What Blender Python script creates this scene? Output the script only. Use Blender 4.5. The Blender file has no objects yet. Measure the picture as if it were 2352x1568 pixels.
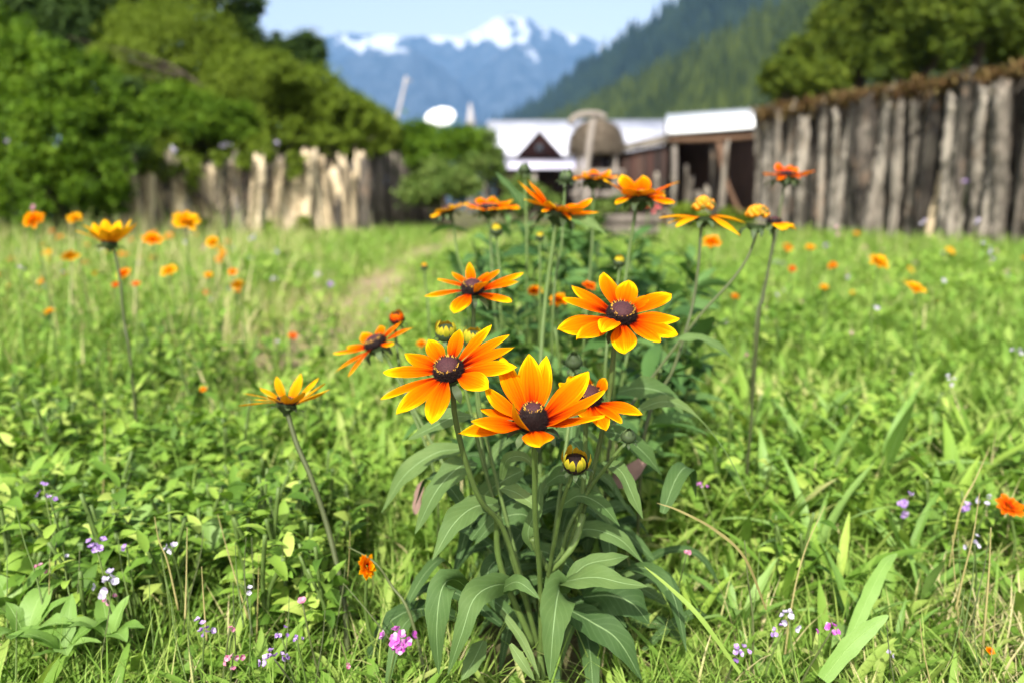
import bpy, math, random
import numpy as np
from mathutils import Vector
random.seed(7)
RNG = np.random.default_rng(11)
SC = bpy.context.scene
COL = SC.collection
R_ = math.radians

# ------------------------------------------------------------------ camera
CAMH, PITCH, FV = 0.48, R_(11.5), 26 / 36 * 2352
FW = np.array([0, math.cos(PITCH), -math.sin(PITCH)])
UP = np.array([0, math.sin(PITCH), math.cos(PITCH)])
RT = np.array([1.0, 0, 0])
CAM = np.array([0, 0, CAMH])
cd = bpy.data.cameras.new('camera')
cam = bpy.data.objects.new('camera', cd)
COL.objects.link(cam)
cam.location = CAM
cam.rotation_euler = (math.pi / 2 - PITCH, 0, 0)
cd.lens, cd.sensor_width = 26, 36
cd.clip_start, cd.clip_end = 0.02, 20000
cd.dof.use_dof = True
cd.dof.focus_distance = 0.60
cd.dof.aperture_fstop = 3.7
SC.camera = cam


def P(x, y, d):
    """point seen at (x, y) of the 2352 x 1568 reading, d metres deep"""
    return CAM + d * (FW + RT * ((x - 1176) / FV) + UP * ((784 - y) / FV))


def PX(x, d):
    return (x - 1176) / FV * d


def nrm(a):
    a = np.asarray(a, float)
    n = np.linalg.norm(a, axis=-1, keepdims=True)
    return a / np.maximum(n, 1e-9)


def wob(x, y, s=1.0, seed=0):
    """cheap smooth noise in -1..1"""
    x = np.asarray(x, float) * s
    y = np.asarray(y, float) * s
    k = seed * 1.7
    return (np.sin(x * 1.7 + k + 1.3 * np.sin(y * 1.1 + k)) + np.sin(y * 2.3 - k * 2 + 1.1 * np.sin(x * 1.9 + 2 * k))
            + .6 * np.sin(x * 4.1 + y * 3.3 + k) + .5 * np.sin(x * 5.3 - y * 4.7 + 3 * k)) / 3.1


def gz(x, y):
    y = np.asarray(y, float)
    x = np.asarray(x, float)
    return -0.012 * np.clip(y, -5, 40) + 0.018 * wob(x, y, .9, 1)


# ------------------------------------------------------------------ mesh plumbing
def mesh_np(name, V, F, uv=None, rnd=None, smooth=True):
    V = np.asarray(V, np.float32)
    if not isinstance(F, (list, tuple)):
        F = [F]
    F = [np.asarray(f, np.int32) for f in F if len(f)]
    me = bpy.data.meshes.new(name)
    me.vertices.add(len(V))
    me.vertices.foreach_set('co', V.ravel())
    li = np.concatenate([f.ravel() for f in F])
    tot = np.concatenate([np.full(len(f), f.shape[1], np.int32) for f in F])
    st = np.concatenate([[0], np.cumsum(tot)[:-1]]).astype(np.int32)
    me.loops.add(len(li))
    me.loops.foreach_set('vertex_index', li)
    me.polygons.add(len(tot))
    me.polygons.foreach_set('loop_start', st)
    me.polygons.foreach_set('loop_total', tot)
    if smooth:
        me.polygons.foreach_set('use_smooth', np.ones(len(tot), bool))
    if uv is not None:
        l = me.uv_layers.new(name='UVMap')
        l.data.foreach_set('uv', np.asarray(uv, np.float32)[li].ravel())
    if rnd is not None:
        a = me.attributes.new('rnd', 'FLOAT', 'POINT')
        a.data.foreach_set('value', np.asarray(rnd, np.float32))
    me.update(calc_edges=True)
    me.validate()
    return me


class MB:
    """collects pieces (verts, faces, uv, rnd) into one mesh"""
    def __init__(s):
        s.V, s.T, s.Q, s.U, s.R, s.n = [], [], [], [], [], 0

    def add(s, V, F, uv=None, rnd=.5):
        V = np.asarray(V, float)
        if not isinstance(F, (list, tuple)):
            F = [F]
        for f in F:
            f = np.asarray(f, np.int64)
            if len(f):
                (s.T if f.shape[1] == 3 else s.Q).append(f + s.n)
        s.V.append(V)
        s.U.append(np.zeros((len(V), 2)) if uv is None else np.asarray(uv, float))
        s.R.append(np.full(len(V), rnd) if np.isscalar(rnd) else np.asarray(rnd, float))
        s.n += len(V)
        return s

    def box(s, x0, x1, y0, y1, z0, z1, rnd=.5):
        V = np.array([(x, y, z) for x in (x0, x1) for y in (y0, y1) for z in (z0, z1)], float)
        Q = np.array([(0, 1, 3, 2), (4, 6, 7, 5), (0, 4, 5, 1), (2, 3, 7, 6), (0, 2, 6, 4), (1, 5, 7, 3)])
        return s.add(V, Q, rnd=rnd)

    def hexa(s, bottom, top, rnd=.5):
        """eight corners: four below and four above, same order"""
        V = np.array(list(bottom) + list(top), float)
        Q = np.array([(3, 2, 1, 0), (4, 5, 6, 7), (0, 1, 5, 4), (1, 2, 6, 5), (2, 3, 7, 6), (3, 0, 4, 7)])
        return s.add(V, Q, rnd=rnd)

    def tube(s, pts, rad, k=8, cap=True, rnd=.5, bump=0.0):
        pts = np.asarray(pts, float)
        n = len(pts)
        rad = np.full(n, rad) if np.isscalar(rad) else np.asarray(rad, float)
        T = nrm(np.gradient(pts, axis=0))
        a = np.array([0, 0, 1.0]) if abs(T[0][2]) < .8 else np.array([1.0, 0, 0])
        L = nrm(np.cross(T, a))
        B = np.cross(L, T)
        an = np.linspace(0, 2 * np.pi, k, endpoint=False)
        rr = rad[:, None] * (1 + bump * RNG.uniform(-1, 1, (n, k)))
        V = pts[:, None] + rr[:, :, None] * (L[:, None] * np.cos(an)[None, :, None] + B[:, None] * np.sin(an)[None, :, None])
        V = V.reshape(-1, 3)
        i, j = np.meshgrid(np.arange(n - 1), np.arange(k), indexing='ij')
        Q = np.stack([i * k + j, i * k + (j + 1) % k, (i + 1) * k + (j + 1) % k, (i + 1) * k + j], -1).reshape(-1, 4)
        uv = np.stack([np.tile(np.arange(k) / k, n), np.repeat(np.linspace(0, 1, n), k)], -1)
        F = [Q]
        if cap:
            V = np.vstack([V, pts[:1], pts[-1:]])
            uv = np.vstack([uv, [[.5, 0], [.5, 1]]])
            c = np.arange(k)
            F.append(np.vstack([np.stack([np.full(k, n * k), (c + 1) % k, c], -1),
                                np.stack([np.full(k, n * k + 1), (n - 1) * k + c, (n - 1) * k + (c + 1) % k], -1)]))
        return s.add(V, F, uv, rnd)

    def build(s, name, mat, parent=None, loc=None, smooth=True):
        V = np.vstack(s.V)
        if loc is None:
            loc = ROOTLOC.get(parent.name, np.zeros(3)) if parent is not None else np.zeros(3)
        F = []
        if s.T:
            F.append(np.vstack(s.T))
        if s.Q:
            F.append(np.vstack(s.Q))
        me = mesh_np(name, V - loc, F, np.vstack(s.U), np.concatenate(s.R), smooth)
        return link(name, me, mat, parent, loc)


ROOTLOC = {}


def link(name, me, mat, parent=None, loc=None):
    o = bpy.data.objects.new(name, me)
    COL.objects.link(o)
    if mat is not None:
        me.materials.append(mat)
    if parent is not None:
        o.parent = parent
        ROOTLOC[o.name] = ROOTLOC.get(parent.name, np.zeros(3))
    elif loc is not None:
        o.location = loc
    return o


def thing(name, label, cat, loc, group=None):
    o = bpy.data.objects.new(name, None)
    COL.objects.link(o)
    o.empty_display_size = .02
    o.location = loc
    ROOTLOC[o.name] = np.asarray(loc, float)
    return tag(o, label, cat, group)


def tag(o, label=None, cat=None, group=None, kind=None):
    for k, v in (('label', label), ('category', cat), ('group', group), ('kind', kind)):
        if v:
            o[k] = v
    return o


def spline(pts, n):
    """Catmull-Rom through pts, n samples"""
    p = np.asarray(pts, float)
    p = np.vstack([2 * p[0] - p[1], p, 2 * p[-1] - p[-2]])
    m = len(p) - 3
    t = np.linspace(0, m - 1e-6, n)
    i = t.astype(int)
    f = (t - i)[:, None]
    a, b, c, d = p[i], p[i + 1], p[i + 2], p[i + 3]
    return .5 * (2 * b + (c - a) * f + (2 * a - 5 * b + 4 * c - d) * f ** 2 + (3 * b - a - 3 * c + d) * f ** 3)


# ------------------------------------------------------------------ materials
def new_mat(name):
    m = bpy.data.materials.new(name)
    m.use_nodes = True
    nt = m.node_tree
    nt.nodes.clear()
    return m, nt


class NT:
    def __init__(s, name):
        s.m, s.t = new_mat(name)
        s.out = s.n('ShaderNodeOutputMaterial')

    def n(s, typ, **kw):
        nd = s.t.nodes.new(typ)
        for k, v in kw.items():
            if k in nd.inputs.keys() if isinstance(k, str) else False:
                nd.inputs[k].default_value = v
            else:
                setattr(nd, k, v)
        return nd

    def l(s, a, b):
        s.t.links.new(a, b)

    def ramp(s, fac, stops, interp='LINEAR'):
        r = s.n('ShaderNodeValToRGB')
        r.color_ramp.interpolation = interp
        e = r.color_ramp.elements
        while len(e) > 1:
            e.remove(e[-1])
        e[0].position, e[0].color = stops[0][0], (*stops[0][1], 1)
        for p, c in stops[1:]:
            q = e.new(p)
            q.color = (*c, 1)
        s.l(fac, r.inputs[0])
        return r.outputs[0]

    def noise(s, scale, detail=3, vec=None, rough=.5):
        nd = s.n('ShaderNodeTexNoise')
        nd.inputs['Scale'].default_value = scale
        nd.inputs['Detail'].default_value = detail
        nd.inputs['Roughness'].default_value = rough
        if vec is not None:
            s.l(vec, nd.inputs['Vector'])
        return nd.outputs[0]

    def math(s, op, a, b=None, c=None, clamp=False):
        nd = s.n('ShaderNodeMath', operation=op)
        nd.use_clamp = clamp
        for i, v in enumerate((a, b, c)):
            if v is None:
                continue
            if isinstance(v, (int, float)):
                nd.inputs[i].default_value = v
            else:
                s.l(v, nd.inputs[i])
        return nd.outputs[0]

    def mapping(s, src, scale):
        mp = s.n('ShaderNodeMapping')
        mp.inputs['Scale'].default_value = scale
        s.l(src, mp.inputs['Vector'])
        return mp.outputs[0]

    def mix(s, fac, a, b, mode='MIX'):
        nd = s.n('ShaderNodeMix', data_type='RGBA', blend_type=mode)
        for i, v in ((0, fac), (6, a), (7, b)):
            if isinstance(v, (int, float)):
                nd.inputs[i].default_value = v
            elif isinstance(v, tuple):
                nd.inputs[i].default_value = (*v, 1)
            else:
                s.l(v, nd.inputs[i])
        return nd.outputs[2]

    def bump(s, h, strength=.5, dist=.01):
        b = s.n('ShaderNodeBump')
        b.inputs['Strength'].default_value = strength
        b.inputs['Distance'].default_value = dist
        s.l(h, b.inputs['Height'])
        return b.outputs[0]

    def finish(s, col, rough=.6, spec=.3, trans=0.0, tcol=None, bump=None):
        p = s.n('ShaderNodeBsdfPrincipled')
        p.inputs['Roughness'].default_value = rough
        p.inputs['Specular IOR Level'].default_value = spec
        if isinstance(col, tuple):
            p.inputs['Base Color'].default_value = (*col, 1)
        else:
            s.l(col, p.inputs['Base Color'])
        if bump is not None:
            s.l(bump, p.inputs['Normal'])
        o = p.outputs[0]
        if trans:
            t = s.n('ShaderNodeBsdfTranslucent')
            tc = tcol if tcol is not None else col
            if isinstance(tc, tuple):
                t.inputs[0].default_value = (*tc, 1)
            else:
                s.l(tc, t.inputs[0])
            mx = s.n('ShaderNodeMixShader')
            mx.inputs[0].default_value = trans
            s.l(o, mx.inputs[1])
            s.l(t.outputs[0], mx.inputs[2])
            o = mx.outputs[0]
        s.l(o, s.out.inputs[0])
        return s.m


def leaf_mat(name, stops, trans=.3, rough=.5, spec=.3, vein=None, texscale=60, tgain=(1.25, 1.35, .7)):
    k = NT(name)
    at = k.n('ShaderNodeAttribute', attribute_name='rnd')
    geo = k.n('ShaderNodeNewGeometry')
    nz = k.noise(texscale, 3, geo.outputs['Position'])
    f = k.math('ADD', at.outputs['Fac'], k.math('MULTIPLY', k.math('SUBTRACT', nz, .5), .5))
    col = k.ramp(f, stops)
    bmp = None
    if vein:
        uv = k.n('ShaderNodeUVMap')
        sx = k.n('ShaderNodeSeparateXYZ')
        k.l(uv.outputs[0], sx.inputs[0])
        s = k.math('ABSOLUTE', k.math('SUBTRACT', sx.outputs[0], .5))
        m = k.math('SUBTRACT', 1, k.math('DIVIDE', s, .035), clamp=True)
        # side veins, slanting towards the tip
        sl = k.math('SUBTRACT', k.math('MULTIPLY', sx.outputs[1], 9.0), k.math('MULTIPLY', s, 5.0))
        w = k.math('POWER', k.math('ABSOLUTE', k.math('SINE', k.math('MULTIPLY', sl, math.pi))), 14)
        both = k.math('ADD', k.math('MULTIPLY', m, .8), k.math('MULTIPLY', w, .06), clamp=True)
        col = k.mix(both, col, vein)
        fuzz = k.noise(900, 2, geo.outputs['Position'])
        h = k.math('SUBTRACT', k.math('MULTIPLY', fuzz, .5), both)
        bmp = k.bump(h, .35, .0015)
    g = k.mix(1.0, col, tgain, 'MULTIPLY')
    return k.finish(col, rough, spec, trans, g, bmp)


def petal_mat(name, stops):
    k = NT(name)
    uv = k.n('ShaderNodeUVMap')
    at = k.n('ShaderNodeAttribute', attribute_name='rnd')
    sx = k.n('ShaderNodeSeparateXYZ')
    k.l(uv.outputs[0], sx.inputs[0])
    off = k.n('ShaderNodeCombineXYZ')
    k.l(at.outputs['Fac'], off.inputs[2])
    va = k.n('ShaderNodeVectorMath', operation='ADD')
    mp = k.mapping(uv.outputs[0], (16, 1.1, 1))
    k.l(mp, va.inputs[0])
    sc = k.n('ShaderNodeVectorMath', operation='SCALE')
    sc.inputs[3].default_value = 37.0
    k.l(off.outputs[0], sc.inputs[0])
    k.l(sc.outputs[0], va.inputs[1])
    st = k.noise(1.0, 4, va.outputs[0], .6)
    s = k.math('ABSOLUTE', k.math('SUBTRACT', sx.outputs[0], .5))
    edge = k.math('MULTIPLY', k.math('POWER', k.math('MULTIPLY', s, 2), 2.2), .26)
    pos = k.math('ADD', sx.outputs[1], edge)
    pos = k.math('ADD', pos, k.math('MULTIPLY', k.math('SUBTRACT', st, .5), .62))
    pos = k.math('ADD', pos, k.math('MULTIPLY', k.math('SUBTRACT', at.outputs['Fac'], .5), .16))
    col = k.ramp(pos, stops)
    geo = k.n('ShaderNodeNewGeometry')
    # the back of a petal is plainer and yellower
    back = k.mix(.5, col, (.62, .24, .006))
    col2 = k.mix(geo.outputs['Backfacing'], col, back)
    groove = k.math('SINE', k.math('MULTIPLY', sx.outputs[0], 44))
    fine = k.noise(1.0, 2, k.mapping(uv.outputs[0], (60, 5, 1)))
    h = k.math('ADD', k.math('MULTIPLY', groove, .5), fine)
    return k.finish(col2, .7, .0, .30, col2, k.bump(h, .35, .0012))


M = {}
M['petal'] = petal_mat('petal_orange', [(0, (.03, .001, .001)), (.12, (.12, .003, .001)), (.23, (.34, .022, .001)), (.36, (.56, .062, .001)),
                                        (.58, (.66, .112, .001)), (.82, (.70, .165, .001)), (.93, (.73, .27, .002)), (1, (.75, .42, .003))])
M['petal_yellow'] = petal_mat('petal_yellow', [(0, (.4, .06, .003)), (.2, (.62, .16, .003)), (.55, (.68, .27, .004)), (1, (.70, .38, .006))])
M['petal_red'] = petal_mat('petal_red', [(0, (.10, .005, .003)), (.3, (.4, .022, .003)), (.6, (.6, .065, .003)), (1, (.66, .15, .004))])
M['petal_bud'] = petal_mat('petal_bud', [(0, (.12, .15, .015)), (.5, (.30, .30, .02)), (.9, (.52, .43, .03)), (1, (.6, .45, .03))])
k = NT('disc_dome')
geo = k.n('ShaderNodeNewGeometry')
nz = k.noise(1400, 2, geo.outputs['Position'])
M['disc'] = k.finish(k.ramp(nz, [(.3, (.025, .007, .009)), (.7, (.075, .024, .026))]), .6, .2, bump=k.bump(nz, .8, .0008))
k = NT('disc_bristle')
at = k.n('ShaderNodeAttribute', attribute_name='rnd')
M['bristle'] = k.finish(k.ramp(at.outputs['Fac'], [(0, (.005, .003, .003)), (.8, (.020, .009, .008)), (.9, (.03, .012, .008)), (.93, (.5, .28, .03))], 'LINEAR'), .6, .15)
M['knob'] = leaf_mat('knob_orange', [(0, (.06, .07, .015)), (.3, (.30, .20, .015)), (.55, (.6, .22, .006)), (1, (.7, .30, .006))], .2, texscale=200, tgain=(1, 1, 1))
M['stem'] = leaf_mat('stem_green', [(0, (0.04, 0.056, 0.016)), (.5, (0.08, 0.128, 0.028)), (1, (0.128, 0.176, 0.048))], .0, .55, texscale=120)
M['stem_dark'] = leaf_mat('stem_dark', [(0, (.03, .035, .015)), (.5, (.06, .075, .025)), (1, (.10, .12, .04))], .0, .55, texscale=120)
M['stem_dry'] = leaf_mat('stem_dry', [(0, (0.14, 0.116, 0.036)), (.5, (0.231, 0.204, 0.072)), (1, (0.315, 0.272, 0.108))], .1, .6, texscale=90)
M['sepal'] = leaf_mat('sepal_green', [(0, (.025, .04, .015)), (.5, (.055, .085, .03)), (1, (.11, .16, .06))], .2, .6)
M['rleaf'] = leaf_mat('felted_leaf', [(0, (0.0282, 0.0618, 0.0168)), (.45, (0.0564, 0.107, 0.028)), (.8, (0.0927, 0.15, 0.0421)), (1, (0.129, 0.186, 0.0561))], .2, .65, .15,
                      vein=(.22, .32, .14), texscale=40, tgain=(1.2, 1.5, .6))
M['back_leaf'] = leaf_mat('back_leaf', [(0, (0.0269, 0.0692, 0.019)), (.5, (0.0582, 0.129, 0.0306)), (1, (0.108, 0.199, 0.0544))], .25, .65, .15, texscale=20)
M['weed'] = leaf_mat('weed_leaf', [(0, (0.0787, 0.159, 0.0212)), (.5, (0.147, 0.263, 0.0469)), (1, (0.225, 0.348, 0.0938))], .3, .5, .3, vein=(.26, .40, .12), texscale=30)
M['cover'] = leaf_mat('cover_leaf', [(0, (0.0572, 0.124, 0.0133)), (.4, (0.132, 0.241, 0.0293)), (.8, (0.236, 0.348, 0.0505)), (1, (0.344, 0.426, 0.0932))], .3, .6, .2, texscale=14)
M['blade'] = leaf_mat('grass_blade', [(0, (0.0915, 0.181, 0.0221)), (.45, (0.153, 0.261, 0.037)), (.8, (0.254, 0.339, 0.0715)), (.95, (0.428, 0.393, 0.174)), (1, (0.459, 0.403, 0.209))], .3, .6, .2, texscale=10)
M['bush'] = leaf_mat('bush_leaf', [(0, (0.0278, 0.0589, 0.00347)), (.5, (0.0728, 0.142, 0.00832)), (1, (0.132, 0.208, 0.0152))], .3, .65, .1, texscale=2)
M['olive'] = leaf_mat('olive_leaf', [(0, (0.0495, 0.0744, 0.00609)), (.5, (0.104, 0.154, 0.0122)), (1, (0.163, 0.218, 0.0223))], .25, .65, .1, texscale=2)
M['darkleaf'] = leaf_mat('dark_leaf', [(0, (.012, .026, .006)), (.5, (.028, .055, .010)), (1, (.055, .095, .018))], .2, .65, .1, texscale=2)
M['treeleaf'] = leaf_mat('tree_leaf', [(0, (0.0269, 0.0437, 0.00403)), (.5, (0.0672, 0.101, 0.00806)), (1, (0.128, 0.161, 0.0147))], .25, .65, .1, texscale=1)
M['paleleaf'] = leaf_mat('pale_leaf', [(0, (0.048, 0.088, 0.016)), (.5, (0.096, 0.152, 0.028)), (1, (0.176, 0.224, 0.064))], .3, .65, .1, texscale=2)
M['conifer'] = leaf_mat('conifer_dark', [(0, (.005, .010, .006)), (.5, (.012, .022, .010)), (1, (.026, .042, .016))], 0, .8, .1, texscale=.05)
M['conifer_light'] = leaf_mat('conifer_light', [(0, (.006, .012, .003)), (.5, (.020, .031, .006)), (1, (.048, .064, .011))], 0, .8, .1, texscale=.05)
for nm, c in (('purple', [(0, (.20, .10, .32)), (.5, (.34, .21, .46)), (1, (.48, .38, .56))]), ('pink', [(0, (.42, .10, .20)), (.5, (.48, .20, .28)), (1, (.55, .36, .42))]),
              ('magenta', [(0, (.32, .04, .28)), (.5, (.44, .11, .40)), (1, (.56, .36, .54))]), ('whitefl', [(0, (.34, .29, .42)), (.5, (.46, .42, .52)), (1, (.56, .54, .60))]),
              ('coral', [(0, (.5, .05, .06)), (.5, (.65, .10, .12)), (1, (.72, .22, .2))])):
    M[nm] = leaf_mat('floret_' + nm, c, .25, .5, .2, texscale=200, tgain=(1, 1, 1))


def wood_mat(name, stops, zs=.25, xs=7.0, bump=.6, rough=.85, lichen=0.0):
    k = NT(name)
    tc = k.n('ShaderNodeTexCoord')
    at = k.n('ShaderNodeAttribute', attribute_name='rnd')
    mp = k.mapping(tc.outputs['Object'], (xs, xs, xs * zs))
    n1 = k.noise(1.6, 6, mp, .65)
    n2 = k.noise(.35, 3, mp)
    f = k.math('ADD', k.math('MULTIPLY', n1, .75), k.math('MULTIPLY', n2, .35))
    f = k.math('ADD', f, k.math('MULTIPLY', k.math('SUBTRACT', at.outputs['Fac'], .5), .5))
    col = k.ramp(f, stops)
    if lichen:
        n3 = k.noise(4.5, 6, k.mapping(tc.outputs['Object'], (1, 1, .55)), .7)
        col = k.mix(k.math('MULTIPLY', k.ramp(n3, [(.47, (0, 0, 0)), (.60, (1, 1, 1))]), lichen), col, (.035, .032, .024))
        n4 = k.noise(3.0, 5, k.mapping(tc.outputs['Object'], (1.7, 1.3, .8)), .6)
        col = k.mix(k.math('MULTIPLY', k.ramp(n4, [(.58, (0, 0, 0)), (.70, (1, 1, 1))]), lichen * .6), col, (.30, .20, .13))
    return k.finish(col, rough, .2, bump=k.bump(n1, bump, .03))


M['greylog'] = wood_mat('weathered_log', [(.28, (.012, .010, .008)), (.42, (.06, .05, .04)), (.55, (.16, .138, .11)), (.70, (.27, .238, .19)), (1, (.38, .34, .28))], bump=1.0, lichen=.8)
M['creamlog'] = wood_mat('pale_split_log', [(.2, (.08, .065, .045)), (.36, (.30, .235, .145)), (.52, (.54, .43, .27)), (1, (.66, .55, .37))], lichen=.35)
M['picket'] = wood_mat('grey_picket', [(.25, (.05, .042, .036)), (.6, (.13, .11, .09)), (1, (.22, .19, .15))])
M['darkwood'] = wood_mat('dark_plank', [(.3, (.018, .012, .010)), (.6, (.045, .026, .02)), (1, (.09, .05, .035))])
M['redwood'] = wood_mat('red_brown_plank', [(.3, (0.021, 0.00864, 0.0072)), (.6, (0.045, 0.0187, 0.0144)), (1, (0.072, 0.036, 0.0252))])
M['midwood'] = wood_mat('brown_beam', [(.3, (.05, .03, .018)), (.6, (.13, .075, .045)), (1, (.22, .14, .09))])
M['greywood'] = wood_mat('grey_post', [(.3, (.12, .10, .085)), (.6, (.24, .21, .18)), (1, (.36, .32, .27))])
M['bark'] = wood_mat('tree_bark', [(.3, (.03, .022, .016)), (.6, (.08, .06, .045)), (1, (.15, .12, .09))])
M['moss'] = leaf_mat('rusty_moss', [(0, (.05, .026, .012)), (.5, (.13, .072, .028)), (1, (.18, .14, .05))], .1, .8, .1, texscale=6)
M['deadleaf'] = leaf_mat('dead_leaf', [(0, (.16, .10, .08)), (1, (.30, .20, .16))], .15, .8, .1, texscale=80, tgain=(1, 1, 1))
M['thatch'] = leaf_mat('grey_thatch', [(0, (0.056, 0.04, 0.028)), (.5, (0.128, 0.1, 0.072)), (1, (0.24, 0.208, 0.16))], 0, .9, .1, texscale=8)
k = NT('white_roof_sheet')
tc = k.n('ShaderNodeTexCoord')
nz = k.noise(2.5, 5, tc.outputs['Object'])
M['roof'] = k.finish(k.ramp(nz, [(.3, (.42, .43, .50)), (.7, (.62, .62, .67))]), .45, .4)
k = NT('porch_roof_sheet')
tc = k.n('ShaderNodeTexCoord')
nz = k.noise(2.5, 5, tc.outputs['Object'])
M['roof_grey'] = k.finish(k.ramp(nz, [(.3, (.42, .40, .50)), (.7, (.56, .54, .64))]), .45, .4)
k = NT('white_enamel')
tc = k.n('ShaderNodeTexCoord')
nz = k.noise(5, 4, tc.outputs['Object'])
M['enamel'] = k.finish(k.ramp(nz, [(.3, (.74, .75, .75)), (.7, (.82, .82, .81))]), .35, .5)
k = NT('grey_metal')
tc = k.n('ShaderNodeTexCoord')
nz = k.noise(9, 4, tc.outputs['Object'])
M['metal'] = k.finish(k.ramp(nz, [(.3, (.25, .25, .26)), (.7, (.40, .40, .41))]), .4, .5)
k = NT('window_glass')
M['glass'] = k.finish((.02, .025, .03), .08, .6)
k = NT('pale_pole')
tc = k.n('ShaderNodeTexCoord')
nz = k.noise(4, 4, tc.outputs['Object'])
M['pale'] = k.finish(k.ramp(nz, [(.3, (.22, .21, .22)), (.7, (.33, .32, .32))]), .7, .3)
k = NT('soil')
geo = k.n('ShaderNodeNewGeometry')
n1 = k.noise(3, 6, geo.outputs['Position'], .65)
n2 = k.noise(60, 5, geo.outputs['Position'], .7)
c = k.mix(n1, (.075, .065, .030), (.06, .085, .022))
M['soil'] = k.finish(k.mix(k.math('MULTIPLY', n2, .6), c, (.14, .11, .06)), .95, .1, bump=k.bump(n2, .7, .01))
k = NT('trodden_earth')
geo = k.n('ShaderNodeNewGeometry')
n1 = k.noise(2.2, 5, geo.outputs['Position'], .65)
n2 = k.noise(40, 5, geo.outputs['Position'], .7)
c = k.ramp(n1, [(.3, (.18, .15, .07)), (.5, (.27, .185, .125)), (.7, (.32, .225, .17))])
M['path'] = k.finish(k.mix(k.math('MULTIPLY', n2, .5), c, (.18, .15, .08)), .95, .1, bump=k.bump(n2, .6, .01))
k = NT('hill_ground')
geo = k.n('ShaderNodeNewGeometry')
n1 = k.noise(.03, 6, geo.outputs['Position'], .65)
M['hill'] = k.finish(k.ramp(n1, [(.3, (.010, .018, .008)), (.7, (.028, .044, .012))]), .95, .05)


def mountain_mat(name, z0, z1, amount, base=((.014, .028, .040), (.075, .095, .115))):
    k = NT(name)
    geo = k.n('ShaderNodeNewGeometry')
    sx = k.n('ShaderNodeSeparateXYZ')
    k.l(geo.outputs['Position'], sx.inputs[0])
    n1 = k.noise(.0042, 7, k.mapping(geo.outputs['Position'], (1, .5, .55)), .6)
    n2 = k.noise(.012, 6, geo.outputs['Position'], .7)
    h = k.math('DIVIDE', k.math('SUBTRACT', sx.outputs[2], z0), z1 - z0)
    n1c = k.math('SUBTRACT', k.ramp(n1, [(.36, (0, 0, 0)), (.64, (1, 1, 1))]), .5)
    f = k.math('ADD', h, k.math('MULTIPLY', n1c, amount))
    sn = k.ramp(f, [(.46, (0, 0, 0)), (.66, (1, 1, 1))])
    hazed_rock = k.ramp(n2, [(.3, base[0]), (.7, base[1])])  # dark stone colour tinted blue, some distance haze painted in
    return k.finish(k.mix(sn, hazed_rock, (.43, .45, .49)), .9, .1)


# ------------------------------------------------------------------ plant pieces
def blades(base, az, elev, bend, L, W, rows=5, fold=.25, prof='leaf', roll=None, rnd=None):
    """many leaves at once: verts, quads, uv, rnd"""
    N = len(base)
    t = np.linspace(0, 1, rows)
    e = elev[:, None] - bend[:, None] * t[None]
    ds = (L / (rows - 1))[:, None]
    ch = np.concatenate([np.zeros((N, 1)), np.cumsum(np.cos(e[:, :-1]) * ds, 1)], 1)
    cz = np.concatenate([np.zeros((N, 1)), np.cumsum(np.sin(e[:, :-1]) * ds, 1)], 1)
    ca, sa = np.cos(az)[:, None], np.sin(az)[:, None]
    C = np.stack([ch * ca, ch * sa, cz], -1) + base[:, None]
    if prof == 'leaf':
        w = np.sin(np.pi * np.clip(t * .93 + .06, 0, 1) ** .8)
    elif prof == 'strap':
        w = np.minimum(1, .45 + t * 1.4) * np.sqrt(np.clip(1 - t ** 3.0, 0, 1))
    else:
        w = (1 - t) ** .6
    w = np.maximum(w, .02)
    lat = np.stack([-sa * np.ones_like(e), ca * np.ones_like(e), np.zeros_like(e)], -1)
    nor = np.stack([-np.sin(e) * ca, -np.sin(e) * sa, np.cos(e)], -1)
    if roll is not None:
        cr, sr = np.cos(roll)[:, None, None], np.sin(roll)[:, None, None]
        lat, nor = lat * cr + nor * sr, nor * cr - lat * sr
    ww = (W[:, None] * w[None] * .5)[..., None]
    A = C - lat * ww + nor * ww * fold
    Bv = C
    D = C + lat * ww + nor * ww * fold
    V = np.stack([A, Bv, D], 2).reshape(-1, 3)
    i = np.arange(N)[:, None, None] * rows * 3
    r = np.arange(rows - 1)[None, :, None] * 3
    c = np.arange(2)[None, None]
    b0 = i + r + c
    Q = np.stack([b0, b0 + 1, b0 + 4, b0 + 3], -1).reshape(-1, 4)
    uv = np.tile(np.stack([np.tile([0, .5, 1], rows), np.repeat(t, 3)], -1), (N, 1))
    rr = np.repeat(RNG.uniform(0, 1, N) if rnd is None else rnd, rows * 3)
    return V, Q, uv, rr


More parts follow.
